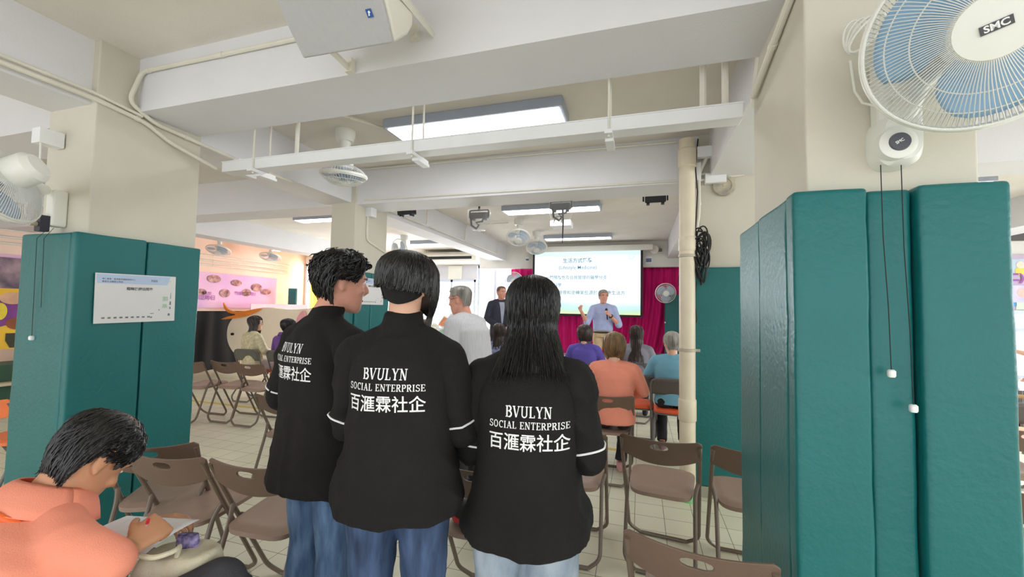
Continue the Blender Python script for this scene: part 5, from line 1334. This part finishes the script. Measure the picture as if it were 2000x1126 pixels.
# ---- stage spotlights under the second beam
BAG = glassy('clear_plastic_bag', (236, 236, 236), .2, .15)
for i, (px, py, bag) in enumerate(((795, 402, 0), (936, 408, 1), (1096, 390, 1), (1280, 374, 0))):
    q = at(px, py, Y=4.35); lab = ('black flood light under the beam, nearest the far pillar', 'black flood light in a plastic bag, left one under the beam', 'black flood light in a plastic bag with a dangling lead, under the beam', 'black flood light under the beam beside the drain pipe')[i]
    r = thing('flood_light', lab, 'light', (q.x, 4.35, q.z + .06), 0, 'black flood lights under the second beam')
    q.z -= .075
    MB().box(q, (.20, .12, .07), Matrix.Rotation(radians(12), 3, 'X')).build('lamp_body', DARK, r, smooth=False, world=True, bevel=.012)
    MB().tube(fillet([(q.x - .115, q.y, q.z - .02), (q.x - .115, q.y, q.z + .06), (q.x + .115, q.y, q.z + .06), (q.x + .115, q.y, q.z - .02)], .02), .008, 8).build('yoke', DARK, r, world=True)
    MB().cyl((q.x, q.y, q.z + .05), (q.x, q.y, CEIL), .012, n=10).build('stem', DARK, r, world=True)
    for s in (-1, 1): MB().bx(q.x - .085 if s < 0 else q.x + .055, q.x - .055 if s < 0 else q.x + .085, q.y - .03, q.y + .03, q.z - .055, q.z - .03).build('cooling_foot', DARK, r, smooth=False, world=True)
    if bag:
        MB().tube([(q.x - .08, q.y - .05, q.z - .02), (q.x - .07, q.y - .05, q.z - .12), (q.x - .01, q.y - .05, q.z - .16), (q.x + .02, q.y - .05, q.z - .12), (q.x - .02, q.y - .05, q.z - .09), (q.x + .06, q.y - .05, q.z - .08), (q.x + .09, q.y - .05, q.z)], .012, 8).build('bundled_lead', DARK, r, world=True)
        if i == 2: MB().tube([(q.x + .03, q.y - .06, q.z - .05), (q.x + .035, q.y - .06, q.z - .2), (q.x + .03, q.y - .06, q.z - .40)], [.012, .008, .004], 8).build('dangling_lead', DARK, r, world=True)
        mb = MB(); mb.loft([((q.x, q.y, q.z + dz), (1, 0, 0), (0, 1, 0), a, b, 2.5) for dz, a, b in ((.06, .13, .09), (-.03, .135, .10), (-.12, .11, .09), (-.17, .07, .06))], 24)
        for v in mb.v: v += Vector((noise.noise(v * 18), noise.noise(v * 18 + Vector((9, 0, 0))), 0)) * .012
        mb.build('plastic_bag', BAG, r, world=True)
# projector
q = at(1097, 438, Y=6.3); r = thing('projector', 'white ceiling projector above the audience', 'projector', (q.x, q.y, CEIL))
MB().box(q, (.32, .26, .10)).build('projector_body', TRUNK, r, smooth=False, world=True, bevel=.02)
MB().cyl((q.x - .03, q.y, q.z + .05), (q.x - .03, q.y, CEIL), .025).build('mount_pole', PIPEW, r, world=True)
MB().tube(fillet([(q.x + .02, q.y - .13, q.z), (q.x + .03, q.y - .2, q.z + .08), (q.x - .06, q.y - .14, q.z + .10), (q.x - .1, q.y - .14, q.z + .0)], .05), .006, 6).build('video_lead', DARK, r, world=True)
# horn speaker, notices
q = at(1278, 487, Y=9.25); r = thing('horn_speaker', 'cream horn speaker beside the roller case of the screen', 'speaker', (q.x, q.y, q.z))
MB().lathe([(0, 0), (.09, 0), (.085, .015), (.05, .06), (.035, .12), (.05, .13), (.05, .2), (0, .2)], q, (.35, 1, .05), 24).build('horn', SPKB, r, world=True); MB().bx(q.x + .03, q.x + .16, 9.33, 9.41, q.z - .03, q.z + .03).build('bracket', mat('speaker_bracket', (120, 120, 120), .5, .05), r, smooth=False, world=True)
for lab, px, py, s_ in (('small notice on the bulkhead left of the screen', 1030, 506, (.09, .09)), ('framed photo notice on the bulkhead right of the screen', 1267, 507, (.14, .16))):
    q = at(px, py, Y=9.395); r = thing('wall_notice', lab, 'notice', q, 0); MB().box(q, (s_[0], .01, s_[1])).build('paper', WHT, r, smooth=False, world=True)
    MB().box(q + Vector((0, -.006, -.01)), (s_[0] * .8, .004, s_[1] * .5)).build('picture', mat('notice_picture', (110, 120, 160), .6, .15, 60), r, smooth=False, world=True)
# air conditioners
ACW = mat('air_conditioner_white', (232, 228, 214), .45, .01)
for lab, x0, x1, y in (('long cream air conditioner under the ceiling, left of the stage', -5.6, -3.95, 9.7), ('cream air conditioner in the peach corner above the orange curtain', -9.3, -7.8, 9.75)):
    r = thing('air_conditioner', lab, 'air conditioner', ((x0 + x1) / 2, y, 2.7), 0, 'long air conditioners near the back wall')
    MB().prism([(0, .0), (.52, -.05), (.52, .20), (.10, .24), (0, .16)], (x0, y - .06, 2.70), (0, 1, 0), (0, 0, 1), x1 - x0).build('casing', ACW, r, smooth=False, world=True, bevel=.01)
    MB().bx(x0 + .12, x1 - .12, y - .068, y - .05, 2.745, 2.815).build('outlet_grille', DARK, r, smooth=False, world=True)
    MB().bx(x0 + .1, x0 + .14, y + .1, y + .14, 2.9, CEIL).bx(x1 - .14, x1 - .1, y + .1, y + .14, 2.9, CEIL).build('hanger', ACW, r, smooth=False, world=True)
# orange curtains in front of the corner window
OC = translucent('orange_curtain_cloth', (255, 170, 84), .65); YC = translucent('cream_curtain_cloth', (255, 226, 150), .6)
drape('window_curtain', 'translucent orange curtain in the far left corner, right half', -8.95, -8.15, 10.08, .5, 2.72, OC, .035, 7)
drape('window_curtain', 'pale yellow curtain edge in the far left corner, left half', -9.5, -8.95, 10.08, .5, 2.72, YC, .035, 5)
# ---- displays on the left
def flat(name, label, cat, c, U, w, h, m, thick=.01, extra=None, group=None):
    """upright board: c centre, U its width direction; extra: list of (outline in 0..1, material, part name, lift)"""
    U = Vector(U).normalized(); W = Vector((0, 0, 1)); N = U.cross(W); c = Vector(c)
    r = thing(name, label, cat, c, 0, group); o = c - U * w / 2 - W * h / 2
    MB().prism([(0, 0), (w, 0), (w, h), (0, h)], o - N * thick, U, W, thick).build('board', m, r, smooth=False, world=True)
    for poly, mm, nm, lf in extra or []:
        MB().prism([(a * w, b * h) for a, b in poly], o + N * lf, U, W, .001).build(nm, mm, r, smooth=False, world=True)
    return r, o, U, W, N
def oval(cx, cy, rx, ry, n=20): return [(cx + rx * cos(2 * pi * i / n), cy + ry * sin(2 * pi * i / n)) for i in range(n)]
BANN = mat('pink_lilac_banner', (228, 178, 232), .6, .06, 1.2, rgb2=(242, 196, 222)); PHO = mat('banner_photo', (142, 70, 104), .6, .3, 9, rgb2=(222, 170, 160))
ovs = [(.12, .72, .055, .16), (.21, .70, .05, .15), (.32, .78, .05, .14), (.40, .78, .05, .14), (.49, .76, .04, .14), (.60, .62, .05, .15), (.70, .62, .05, .15), (.14, .26, .06, .18), (.30, .40, .05, .15), (.40, .36, .06, .17), (.5, .3, .05, .14), (.62, .22, .04, .12), (.72, .22, .05, .14), (.84, .6, .05, .16), (.84, .25, .05, .14), (.93, .45, .04, .13)]
yb0, yb1 = 2.6, 9.15
r, o_, U, W, N = flat('photo_banner', 'long pink and lilac banner with round photos on the peach wall', 'banner', (-9.77, (yb0 + yb1) / 2, 1.80), (0, 1, 0), yb1 - yb0, .84, BANN, .01)
rn = random.Random(2)
for i, y_ in enumerate(range(22)):
    yy = yb1 - .35 - i * .29; zz = 1.80 + (.22 if i % 2 else -.02) + rn.uniform(-.1, .06)
    MB().prism(oval(0, 0, rn.uniform(.11, .17), rn.uniform(.075, .11)), (-9.756, yy, zz), U, W, .002).build('photo', PHO, r, smooth=False, world=True)
tx = MB()
for i, (yy, zz, s_, tt) in enumerate(((5.75, 1.72, .34, '全動'), (7.0, 1.70, .6, '童心同樂一齊學習'), (8.2, 1.72, .6, '歡樂社區同行'), (7.1, 1.58, .6, '共融活動日'))):
    text_on(tx, tt, .12, (-9.757, yy, zz), U, W, .003, .002, fit=s_ if i else .34)
tx.build('banner_lettering', mat('banner_text', (176, 100, 176), .6, .05), r, smooth=False, world=True)
# black cloth partition
q0, q1 = at(388, 698, X=-9.2), at(470, 690, X=-9.2)
o = drape('black_partition', 'black cloth partition standing in front of the peach wall', 0, 1, 0, 0, 1.32, mat('black_cloth', (12, 12, 14), .9, .05), .03, 9, cat='partition')
o.rotation_euler = (0, 0, pi / 2); o.location = (-9.2, 4.4, .0); o.scale = (3.3, 1, 1)
# cream cut-out figure with an orange crest
CREAMB = mat('cream_cutout_foam', (255, 242, 218), .6, .01); ORF = mat('orange_cutout_foam', (250, 146, 48), .55, .04); PNK = mat('pink_cutout_foam', (240, 170, 176), .6, .03); SKY = mat('sky_blue_cutout_foam', (132, 190, 232), .6, .03)
def pix_outline(pts, Y0, ux=Vector((1, 0, 0)), o=None):
    return [(at(px, py, Y=Y0).x, at(px, py, Y=Y0).z) for px, py in pts]
Yc = 7.0
def cut(name, m, pts, y, t, par, sm=True):
    P = [Vector((a, 0, b)) for a, b in pix_outline(pts, Yc)]
    out = []
    n = len(P)
    for i in range(n):
        p0, p1, p2, p3 = P[i - 1], P[i], P[(i + 1) % n], P[(i + 2) % n]
        for k in range(4):
            t_ = k / 4; out.append(.5 * ((2 * p1) + (-p0 + p2) * t_ + (2 * p0 - 5 * p1 + 4 * p2 - p3) * t_ ** 2 + (-p0 + 3 * p1 - 3 * p2 + p3) * t_ ** 3))
    return MB().prism([(p.x, p.z) for p in out], (0, y, 0), (1, 0, 0), (0, 0, 1), t).build(name, m, par, smooth=False, world=True, bevel=.012)
ctr = at(500, 640, Y=Yc)
r = thing('cutout_display', 'big cream cut-out display with an orange crest, behind the seated women', 'display', (ctr.x, Yc, 0))
cut('cream_body', CREAMB, [(442, 655), (446, 632), (462, 614), (490, 604), (520, 600), (560, 604), (600, 602), (622, 598), (612, 610), (600, 632), (592, 665), (570, 694), (530, 704), (490, 704), (462, 694), (447, 676)], Yc + .13, .12, r)
cut('orange_crest', ORF, [(438, 590), (446, 602), (462, 608), (485, 606), (512, 602), (500, 610), (478, 618), (452, 622), (434, 623), (446, 618), (462, 614), (448, 610), (440, 602)], Yc, .03, r)
cut('pink_patch', PNK, [(596, 606), (588, 612), (582, 624), (584, 634), (592, 632), (600, 618)], Yc - .02, .03, r)
e = at(453, 652, Y=Yc - .02); MB().cyl((e.x, Yc - .03, e.z), (e.x, Yc + .01, e.z), .028, n=20).build('dark_dot', DARK, r, world=True)
z_b = at(500, 704, Y=Yc).z
MB().bx(ctr.x - .5, ctr.x - .44, Yc + .03, Yc + .09, 0, z_b + .1).bx(ctr.x + .3, ctr.x + .36, Yc + .03, Yc + .09, 0, z_b + .1).build('stand', mat('stand_wood', (206, 190, 160), .6, .05), r, smooth=False, world=True)
Yc = 7.3; ctr = at(600, 640, Y=Yc)
r = thing('cutout_display', 'sky blue cut-out display peeking out left of the wavy-haired man', 'display', (ctr.x, Yc, 0))
cut('blue_body', SKY, [(562, 640), (570, 622), (586, 608), (606, 602), (640, 604), (660, 640), (650, 690), (600, 700), (572, 680)], Yc + .1, .1, r)
cut('cream_face', CREAMB, [(586, 622), (594, 614), (610, 612), (612, 640), (596, 644), (586, 634)], Yc - .02, .03, r)
MB().bx(ctr.x - .1, ctr.x + .1, Yc + .02, Yc + .08, 0, .8).build('stand', mat('stand_wood', (206, 190, 160), .6, .05), r, smooth=False, world=True)
# pink notice board behind the cut-outs
r, o_, U, W, N = flat('notice_board', 'pale pink notice board behind the cream cut-out', 'board', (-9.0, 8.6, 1.25), (.25, 1, 0), 1.5, .5, mat('pale_pink_board', (232, 196, 204), .6, .04), .03)
MB().bx(-9.1, -9.05, 8.0, 8.05, 0, 1.1).bx(-8.85, -8.8, 9.15, 9.2, 0, 1.1).build('stand', PIPEW, r, smooth=False, world=True)
# easel posters at the left edge
Ye = 4.3; q = at(6, 622, X=-8.2)
r, o_, U, W, N = flat('poster_stand', 'yellow and purple activity poster on a pale stand at the left edge', 'poster', (q.x, q.y, q.z), (0.2, 1, 0), .62, .82, mat('yellow_poster', (250, 196, 60), .6, .06, 3), .02,
    [(oval(.35, .62, .42, .26), mat('purple_poster_patch', (132, 66, 140), .6, .1), 'purple_patch', .002), (oval(.62, .84, .2, .1), mat('skin_poster_patch', (236, 184, 150), .6, .1), 'pale_patch', .004), (oval(.7, .42, .16, .1), mat('brown_poster_patch', (150, 84, 52), .6, .1), 'brown_patch', .004),
     ([(.55, .14), (.62, .02), (.72, .02), (.8, .14), (.8, .26), (.55, .26)], mat('dark_poster_patch', (60, 60, 44), .6, .1), 'dark_patch', .004), (oval(.45, .62, .1, .14), mat('gold_poster_patch', (252, 216, 70), .6, .1), 'gold_patch', .005)])
MB().bx(q.x - .03, q.x + .05, q.y - .25, q.y - .2, 0, q.z - .3).bx(q.x - .03, q.x + .05, q.y + .2, q.y + .25, 0, q.z - .3).bx(q.x - .06, q.x + .08, q.y - .35, q.y + .38, q.z - .9, q.z - .86).build('stand', mat('stand_wood', (206, 190, 160), .6, .05), r, smooth=False, world=True)
r, o_, U, W, N = flat('photo_poster', 'dark photo poster on the peach wall above the yellow one', 'poster', (-9.74, at(15, 540, X=-9.74).y - .2, at(15, 540, X=-9.74).z), (0, 1, 0), 1.3, .62, mat('dark_photo_panel', (104, 90, 116), .6, .25, 4, rgb2=(176, 150, 160)), .01)
box_thing('storage_box', 'dark green storage box under the yellow poster at the left edge', 'box', (q.x - .35, q.y + .1, .30), (.5, .9, .6), mat('dark_green_box', (66, 104, 84), .6, .05))
# ---- back left: green bench with cut-out signs
r = thing('display_bench', 'lime green bench front below the back windows', 'bench', (-4.6, 9.2, 0))
MB().bx(-6.4, -2.9, 9.0, 9.35, .0, .98).build('green_front', mat('lime_green_panel', (196, 206, 92), .6, .04), r, smooth=False, world=True); MB().bx(-6.5, -2.85, 8.95, 9.4, .98, 1.03).build('white_top', TRUNK, r, smooth=False, world=True)
SIG = [((868, 628), (225, 150, 110), 'orange printed'), ((846, 640), (240, 236, 220), 'small round cream'), ((888, 622), (244, 210, 190), 'pale peach'), ((826, 632), (236, 232, 228), 'cloud-like white'), ((866, 650), (176, 212, 196), 'mint green')]
for i, ((px, py), col_, nm) in enumerate(SIG):
    q = at(px, py, Y=8.9 - .04 * i); r = thing('cutout_sign', '%s cut-out sign in front of the lime green bench' % nm, 'sign', (q.x, q.y, q.z), 0, 'cut-out signs at the green bench')
    MB().prism(oval(0, 0, .17, .13, 12) if i != 0 else [(-.2, -.1), (.05, -.16), (.22, .06), (.0, .16)], q, (1, 0, 0), (0, 0, 1), .02).build('white_backing', WHT, r, smooth=False, world=True)
    MB().prism(oval(0, 0, .12, .09, 12) if i != 0 else [(-.15, -.08), (.04, -.12), (.16, .05), (.0, .12)], q + Vector((0, -.012, 0)), (1, 0, 0), (0, 0, 1), .01).build('coloured_face', mat('sign_face_%d' % i, col_, .6, .12, 20), r, smooth=False, world=True)
    MB().cyl((q.x, q.y + .03, 0), (q.x, q.y + .03, q.z), .012, n=8).build('stake', PIPEW, r, world=True)
# ---- tables near the stage
for i, (px, lab) in enumerate(((1150, 'white folding table behind the person in violet'), (1275, 'white folding table near the stage, right of the long-haired woman'))):
    q = at(px, 690, Y=6.75); r = thing('folding_table', lab, 'table', (q.x, 6.75, 0), 0, 'white folding tables before the stage')
    MB().bx(q.x - .45, q.x + .45, 6.5, 6.98, .70, .73).build('table_top', TRUNK, r, smooth=False, world=True, bevel=.006)
    for sx in (-1, 1):
        for sy in (-1, 1): MB().cyl((q.x + sx * .4, 6.74 + sy * .2, 0), (q.x + sx * .4, 6.74 + sy * .2, .70), .014, n=10).build('leg', GRM, r, world=True)
    b = thing('equipment_case', 'black case standing on the %s white folding table' % ('left', 'right')[i], 'case', (q.x, 6.7, .73), 0); MB().bx(q.x - .2, q.x + .2, 6.6, 6.8, .73, .86).build('case_body', DARK, b, smooth=False, world=True, bevel=.02); MB().tube(fillet([(q.x - .06, 6.6, .82), (q.x - .06, 6.57, .82), (q.x + .06, 6.57, .82), (q.x + .06, 6.6, .82)], .02), .006, 6).build('case_handle', DARK, b, world=True)
# yellow floor line
struct('trim_6', MB().bx(-9, 1.0, 4.66, 4.73, 0, .002), mat('yellow_floor_tape', (222, 196, 96), .5, .08, 10), 'yellow line on the floor')
# ---- posters on the pads
POST = mat('poster_paper', (224, 224, 224), .55, .01); PBLUE = mat('poster_pale_blue', (186, 204, 232), .55, .02); PTXT = mat('poster_text_grey', (90, 92, 96), .6, .02); PGRN = mat('poster_pale_green', (178, 208, 186), .6, .05); PDRK = mat('poster_dark_marks', (120, 124, 120), .6, .1)
def poster(label, c, U, w, h, full=True, tilt=.0, group='white questionnaire posters on the pillars'):
    U = Vector(U).normalized(); W0 = Vector((0, 0, 1)); N = U.cross(W0); U2 = U * cos(tilt) + W0 * sin(tilt); W = W0 * cos(tilt) - U * sin(tilt); U = U2
    r = thing('poster', label, 'poster', c, 0, group); c = Vector(c); o = c - U * w / 2 - W * h / 2
    MB().prism([(0, 0), (w, 0), (w, h), (0, h)], o - N * .002, U, W, .004).build('paper', POST, r, smooth=False, world=True)
    MB().prism([(.02 * w, .80 * h), (.88 * w, .80 * h), (.92 * w, .98 * h), (.01 * w, .98 * h)], o + N * .0024, U, W, .0004).build('blue_header', PBLUE, r, smooth=False, world=True)
    P = lambda a, b: o + U * a * w + W * b * h
    def line(txt, a, b, ft, m=PTXT, bd=0.0, al='LEFT'): text_on(MB(), txt, .02, P(a, b), U, W, .0034, bd, al, fit=ft * w).build('lettering_line', m, r, smooth=False, world=True)
    line('體驗後評估問卷', .52, .675, .33, bd=.0004, al='CENTER'); line('博仁專業：香港醫學體驗服務中心', .07, .875, .39); line('健康生活體驗日問卷', .07, .82, .24); line('FSES', .66, .86, .08, bd=.0003)
    if full:
        line('如', .82, .46, .075, PGRN, .001); line('果', .82, .30, .075, PGRN, .001); line('Synergy', .83, .88, .10, PGRN)
    for i in range(9): a = .08 + i * .068; MB().prism([(0, 0), (.035 * w, 0), (.035 * w, .035 * h), (0, .03 * h)], P(a, .09) + N * .0024, U, W, .0006).build('small_logo', PDRK, r, smooth=False, world=True)
    for a, b, s1, s2 in ((.93, .50, .008, .14), (.92, .36, .022, .08), (.92, .27, .018, .05), (.90, .12, .03, .05), (.66, .17, .05, .012), (.66, .08, .03, .03), (.77, .24, .015, .025)): MB().prism([(0, 0), (s1 * w, 0), (s1 * w * .9, s2 * h), (.002, s2 * h)], P(a, b) + N * .0024, U, W, .0006).build('dark_mark', PDRK, r, smooth=False, world=True)
    return r
pa, pb, pc = at(189, 529, X=-2.955), at(345, 539, X=-2.955), at(178, 632, X=-2.955)
poster('white questionnaire poster taped across two teal pads of the left pillar', Vector((-2.955, (at(189, 529, X=-2.955).y + at(338, 628, X=-2.955).y) / 2 + .0, (pa.z + pc.z) / 2)), (0, 1, 0), (pb - pa).length, (pa - pc).length * .97, tilt=.02)
pa, pb, pc = at(704, 541, X=-2.945), at(750, 546, X=-2.945), at(704, 594, X=-2.945)
poster('small white questionnaire poster on the far pillar, beside the wavy-haired man', Vector((-2.945, 4.06, (pa.z + pc.z) / 2)), (0, 1, 0), .46, (pa - pc).length, full=False)
# ---- right bay: banner, chairs, window things
YB8 = 7.97; a_, b_ = at(1958, 497, Y=YB8), at(2080, 605, Y=YB8)
r, o_, U, W, N = flat('picture_banner', 'lilac and cream picture banner above the right windows', 'banner', ((a_.x + 7.0) / 2, YB8, (a_.z + b_.z) / 2), (1, 0, 0), 7.0 - a_.x, a_.z - b_.z, mat('lilac_banner', (182, 158, 214), .6, .03, 2, rgb2=(222, 206, 186)), .01)
def onb(name, px0, py0, px1, py1, col_, y=.004, ov=False):
    p, q = at(px0, py1, Y=YB8), at(px1, py0, Y=YB8); w_, h_ = q.x - p.x, q.z - p.z
    MB().prism(oval(w_ / 2, h_ / 2, w_ / 2, h_ / 2) if ov else [(0, 0), (w_, 0), (w_, h_), (0, h_)], (p.x, YB8 - y, p.z), (1, 0, 0), (0, 0, 1), .002).build(name, mat('banner_%d_%d_%d' % col_, col_, .6, .05), r, smooth=False, world=True)
onb('picture', 1972, 505, 2030, 535, (188, 206, 226)); onb('yellow_shape', 1982, 521, 2000, 537, (244, 214, 92), .007, True); onb('face_shape', 1984, 510, 2000, 524, (250, 222, 200), .009, True)
onb('blue_block', 1960, 575, 1984, 597, (78, 160, 236), .004); onb('picture', 1968, 557, 2030, 590, (206, 200, 236), .007); onb('face_shape', 1986, 562, 2004, 580, (238, 190, 180), .009, True); onb('green_strip', 1984, 590, 2040, 604, (206, 232, 206), .004)
text_on(MB(), '(二)', .25, at(1978, 548, Y=YB8) + Vector((0, 0, 0)), (1, 0, 0), (0, 0, 1), .012, .012, fit=.24).build('banner_lettering', mat('banner_purple_text', (150, 90, 160), .6, .02), r, smooth=False, world=True)
struct('trim_7', MB().bx(1.1, 7.5, 7.7, 7.78, 2.62, 2.70).bx(1.1, 7.5, 7.66, 7.7, 2.60, 2.72), mat('dark_rail', (70, 66, 66), .5, .05), 'dark rail above the right windows')
# wooden chair at right
q = at(1985, 800, Y=5.2); r = thing('wooden_chair', 'light wooden chair by the right windows at the edge of the photo', 'chair', (q.x, 5.2, 0), radians(-20)); WD = mat('beech_wood', (216, 176, 124), .5, .08, 8, stretch=(1, 1, .1))
MB().box((0, 0, .44), (.40, .40, .025)).build('seat', WD, r, smooth=False, bevel=.01)
for sx in (-1, 1):
    MB().tube([(sx * .18, -.2, 0), (sx * .18, -.17, .45), (sx * .18, -.24, .86)], .018, 10).build('back_leg', WD, r); MB().tube([(sx * .18, .18, 0), (sx * .17, .16, .44)], .018, 10).build('front_leg', WD, r)
for z in (.58, .68, .80): MB().tube([(-.18, -.18 - (z - .45) * .17, z), (0, -.21 - (z - .45) * .17, z), (.18, -.18 - (z - .45) * .17, z)], .016, 8).build('back_rail', WD, r)
q = at(1990, 735, Y=6.4); r = thing('school_table', 'pale table by the right windows behind the wooden chair', 'table', (q.x + .4, 6.4, 0))
MB().bx(q.x - .2, q.x + 1.0, 6.1, 6.7, .70, .73).build('table_top', mat('pale_lilac_top', (220, 220, 236), .4, .02), r, smooth=False, world=True, bevel=.005)
for dx in (-.15, .95):
    for yy in (6.15, 6.65): MB().cyl((q.x + dx, yy, 0), (q.x + dx, yy, .7), .015, n=10).build('leg', GRM, r, world=True)
# ---- seat for the writing man
bc2 = dup(_first['brown'], (wl.x, wl.y - .02, 0), wr_, 'brown folding chair under the seated man in the peach polo', G1)
# paper, pen and bag of the writing man
pw = [at(390, 1014, Z=.785), at(302, 1073, Z=.765)]
A_ = pw[0]; B_ = pw[1]; e1 = (B_ - A_).normalized(); e2 = Vector((-e1.y, e1.x, 0)); e2 = e2 if e2.x < 0 else -e2; e2 = (e2 + Vector((-.1, -.05, -.02))).normalized()
rows = [[A_ + e1 * (.21 * i / 8) + e2 * (.29 * j / 10) + Vector((0, 0, .012 * sin(i / 8 * pi) - .012 * (j / 10))) for i in range(9)] for j in range(11)]
o = thing('paper_form', 'white form sheet the seated man is writing on', 'paper', A_)
MB().grid(rows).build('sheet', mat('form_paper', (240, 240, 244), .6, .0), o, world=True, solid=.0006, sharp=0)
tx = MB(); n_ = e1.cross(e2).normalized(); n_ = n_ if n_.z > 0 else -n_
for j in range(3, 9):
    for i in range(2):
        c0 = A_ + e1 * (.03 + i * .09) + e2 * (.03 * j) + Vector((0, 0, .012 * sin((.03 + i * .09) / .21 * pi) - .012 * (.03 * j / .29) + .003))
        tx.add([c0, c0 + e1 * .07, c0 + e1 * .07 + e2 * .0012, c0 + e2 * .0012], [(0, 1, 2, 3)])
tx.build('printed_lines', mat('form_print', (190, 190, 200), .6, .0), o, world=True, smooth=False)
ph = writer_hand; pt_ = at(290, 1014, d=1.17); ph = at(279, 1044, d=1.20)
o = thing('pen', 'red and white pen in the hand of the seated man', 'pen', pt_); dirp = (ph - pt_).normalized()
MB().cyl(pt_, pt_ + dirp * .018, .0042, n=10).build('red_cap', mat('pen_red', (200, 30, 50), .4, .02), o, world=True); MB().cyl(pt_ + dirp * .018, pt_ + dirp * .13, .0038, n=10).build('pen_barrel', mat('pen_barrel', (214, 170, 176), .4, .02), o, world=True)
CANV = mat('cream_canvas', (222, 214, 188), .85, .06, 14, .3, 200)
bc_ = Vector((-1.40, .99, .66)); o = thing('tote_bag', 'cream canvas tote bag on the lap of the seated man', 'bag', (bc_.x, bc_.y, .56))
mb = MB(); mb.loft([((bc_.x + dx, bc_.y, z), (1, .35, 0), (-.35, 1, 0), a, b, 3) for z, a, b, dx in ((.575, .08, .06, 0), (.60, .11, .08, 0), (.65, .12, .085, .01), (.69, .11, .075, .01), (.715, .10, .06, .01))], 28)
link = remesh(mb, .007, 4, folds(.012, (9, 9, 6), 4)); 
for v in link.vertices: v.co = winv(o) @ v.co
link_mesh('bag_body', link, CANV, o)
MB().tube(fillet([at(268, 1083, d=1.16), at(300, 1090, d=1.16), at(345, 1074, d=1.2), at(352, 1064, d=1.24), at(345, 1085, d=1.26)], .02), .007, 8).build('handle', CANV, o, world=True)
q = at(367, 1056, d=1.33); o = thing('purple_pouch', 'purple patterned pouch sticking out of the tote bag', 'pouch', q); mb = MB(); mb.loft([(q + Vector((0, 0, z)), (1, .3, 0), (-.3, 1, 0), a, .012, 3) for z, a in ((-.05, .03), (0, .034), (.022, .03))], 20); mb.build('pouch', mat('purple_print', (70, 56, 130), .6, .25, 60, rgb2=(170, 160, 210)), o, world=True)
# ---- leaflets on the chairs between the standing people
cA = CH['brown folding chair with a leaflet leaning on it, between two black jackets']; cB = CH['brown folding chair carrying a green leaflet, between the standing women']
lx_ = at(924, 880, d=2.85).x; pd = Vector((lx_, cA.location.y - .10, .4665)); LU, LW = Vector((1, .05, 0)), Vector((0, -.30, .955))
o = thing('leaflet', 'pale blue printed leaflet standing on the chair between the two jackets', 'leaflet', pd)
MB().prism([(0, 0), (.10, 0), (.10, .20), (0, .20)], pd, LU, LW, .002).build('sheet', mat('leaflet_blue', (206, 220, 236), .5, .05, 30), o, smooth=False, world=True)
MB().prism([(.004, .004), (.055, .004), (.06, .06), (.035, .09), (.012, .06)], pd, LU, LW, .004).build('orange_print', mat('leaflet_orange', (232, 160, 130), .5, .15, 40), o, smooth=False, world=True)
sB = cB.location; zz = .465
for nm, lab, dx, dy, w_, d_, h_, m_ in (('leaflet', 'lime green leaflet lying on the chair between the standing women', .02, .08, .2, .26, .004, mat('lime_leaflet', (196, 226, 90), .5, .06, 20)), ('cap', 'black and red cap lying on the chair between the standing women', -.06, -.07, 0, 0, 0, None)):
    if m_:
        r = thing(nm, lab, 'leaflet', (sB.x + dx, sB.y + dy, zz)); MB().box((0, 0, .002), (w_, d_, h_), Matrix.Rotation(.2, 3, 'Z')).build('sheet', m_, r, smooth=False); MB().box((.02, .03, .0045), (w_ * .6, d_ * .4, .001), Matrix.Rotation(.2, 3, 'Z')).build('yellow_print', mat('leaflet_yellow', (240, 236, 150), .5, .05), r, smooth=False)
    else:
        r = thing(nm, lab, 'cap', (sB.x + dx, sB.y + dy, zz)); MB().lathe([(.085, 0), (.088, .03), (.075, .06), (.04, .085), (0, .09)], (0, 0, 0), n=24).build('crown', DARK, r); MB().lathe([(.086, .0), (.092, .002), (.092, .022), (.086, .024)], (0, 0, 0), n=24).build('red_band', mat('red_band', (196, 36, 44), .6, .05), r)
# small heads of seated people at the green bench
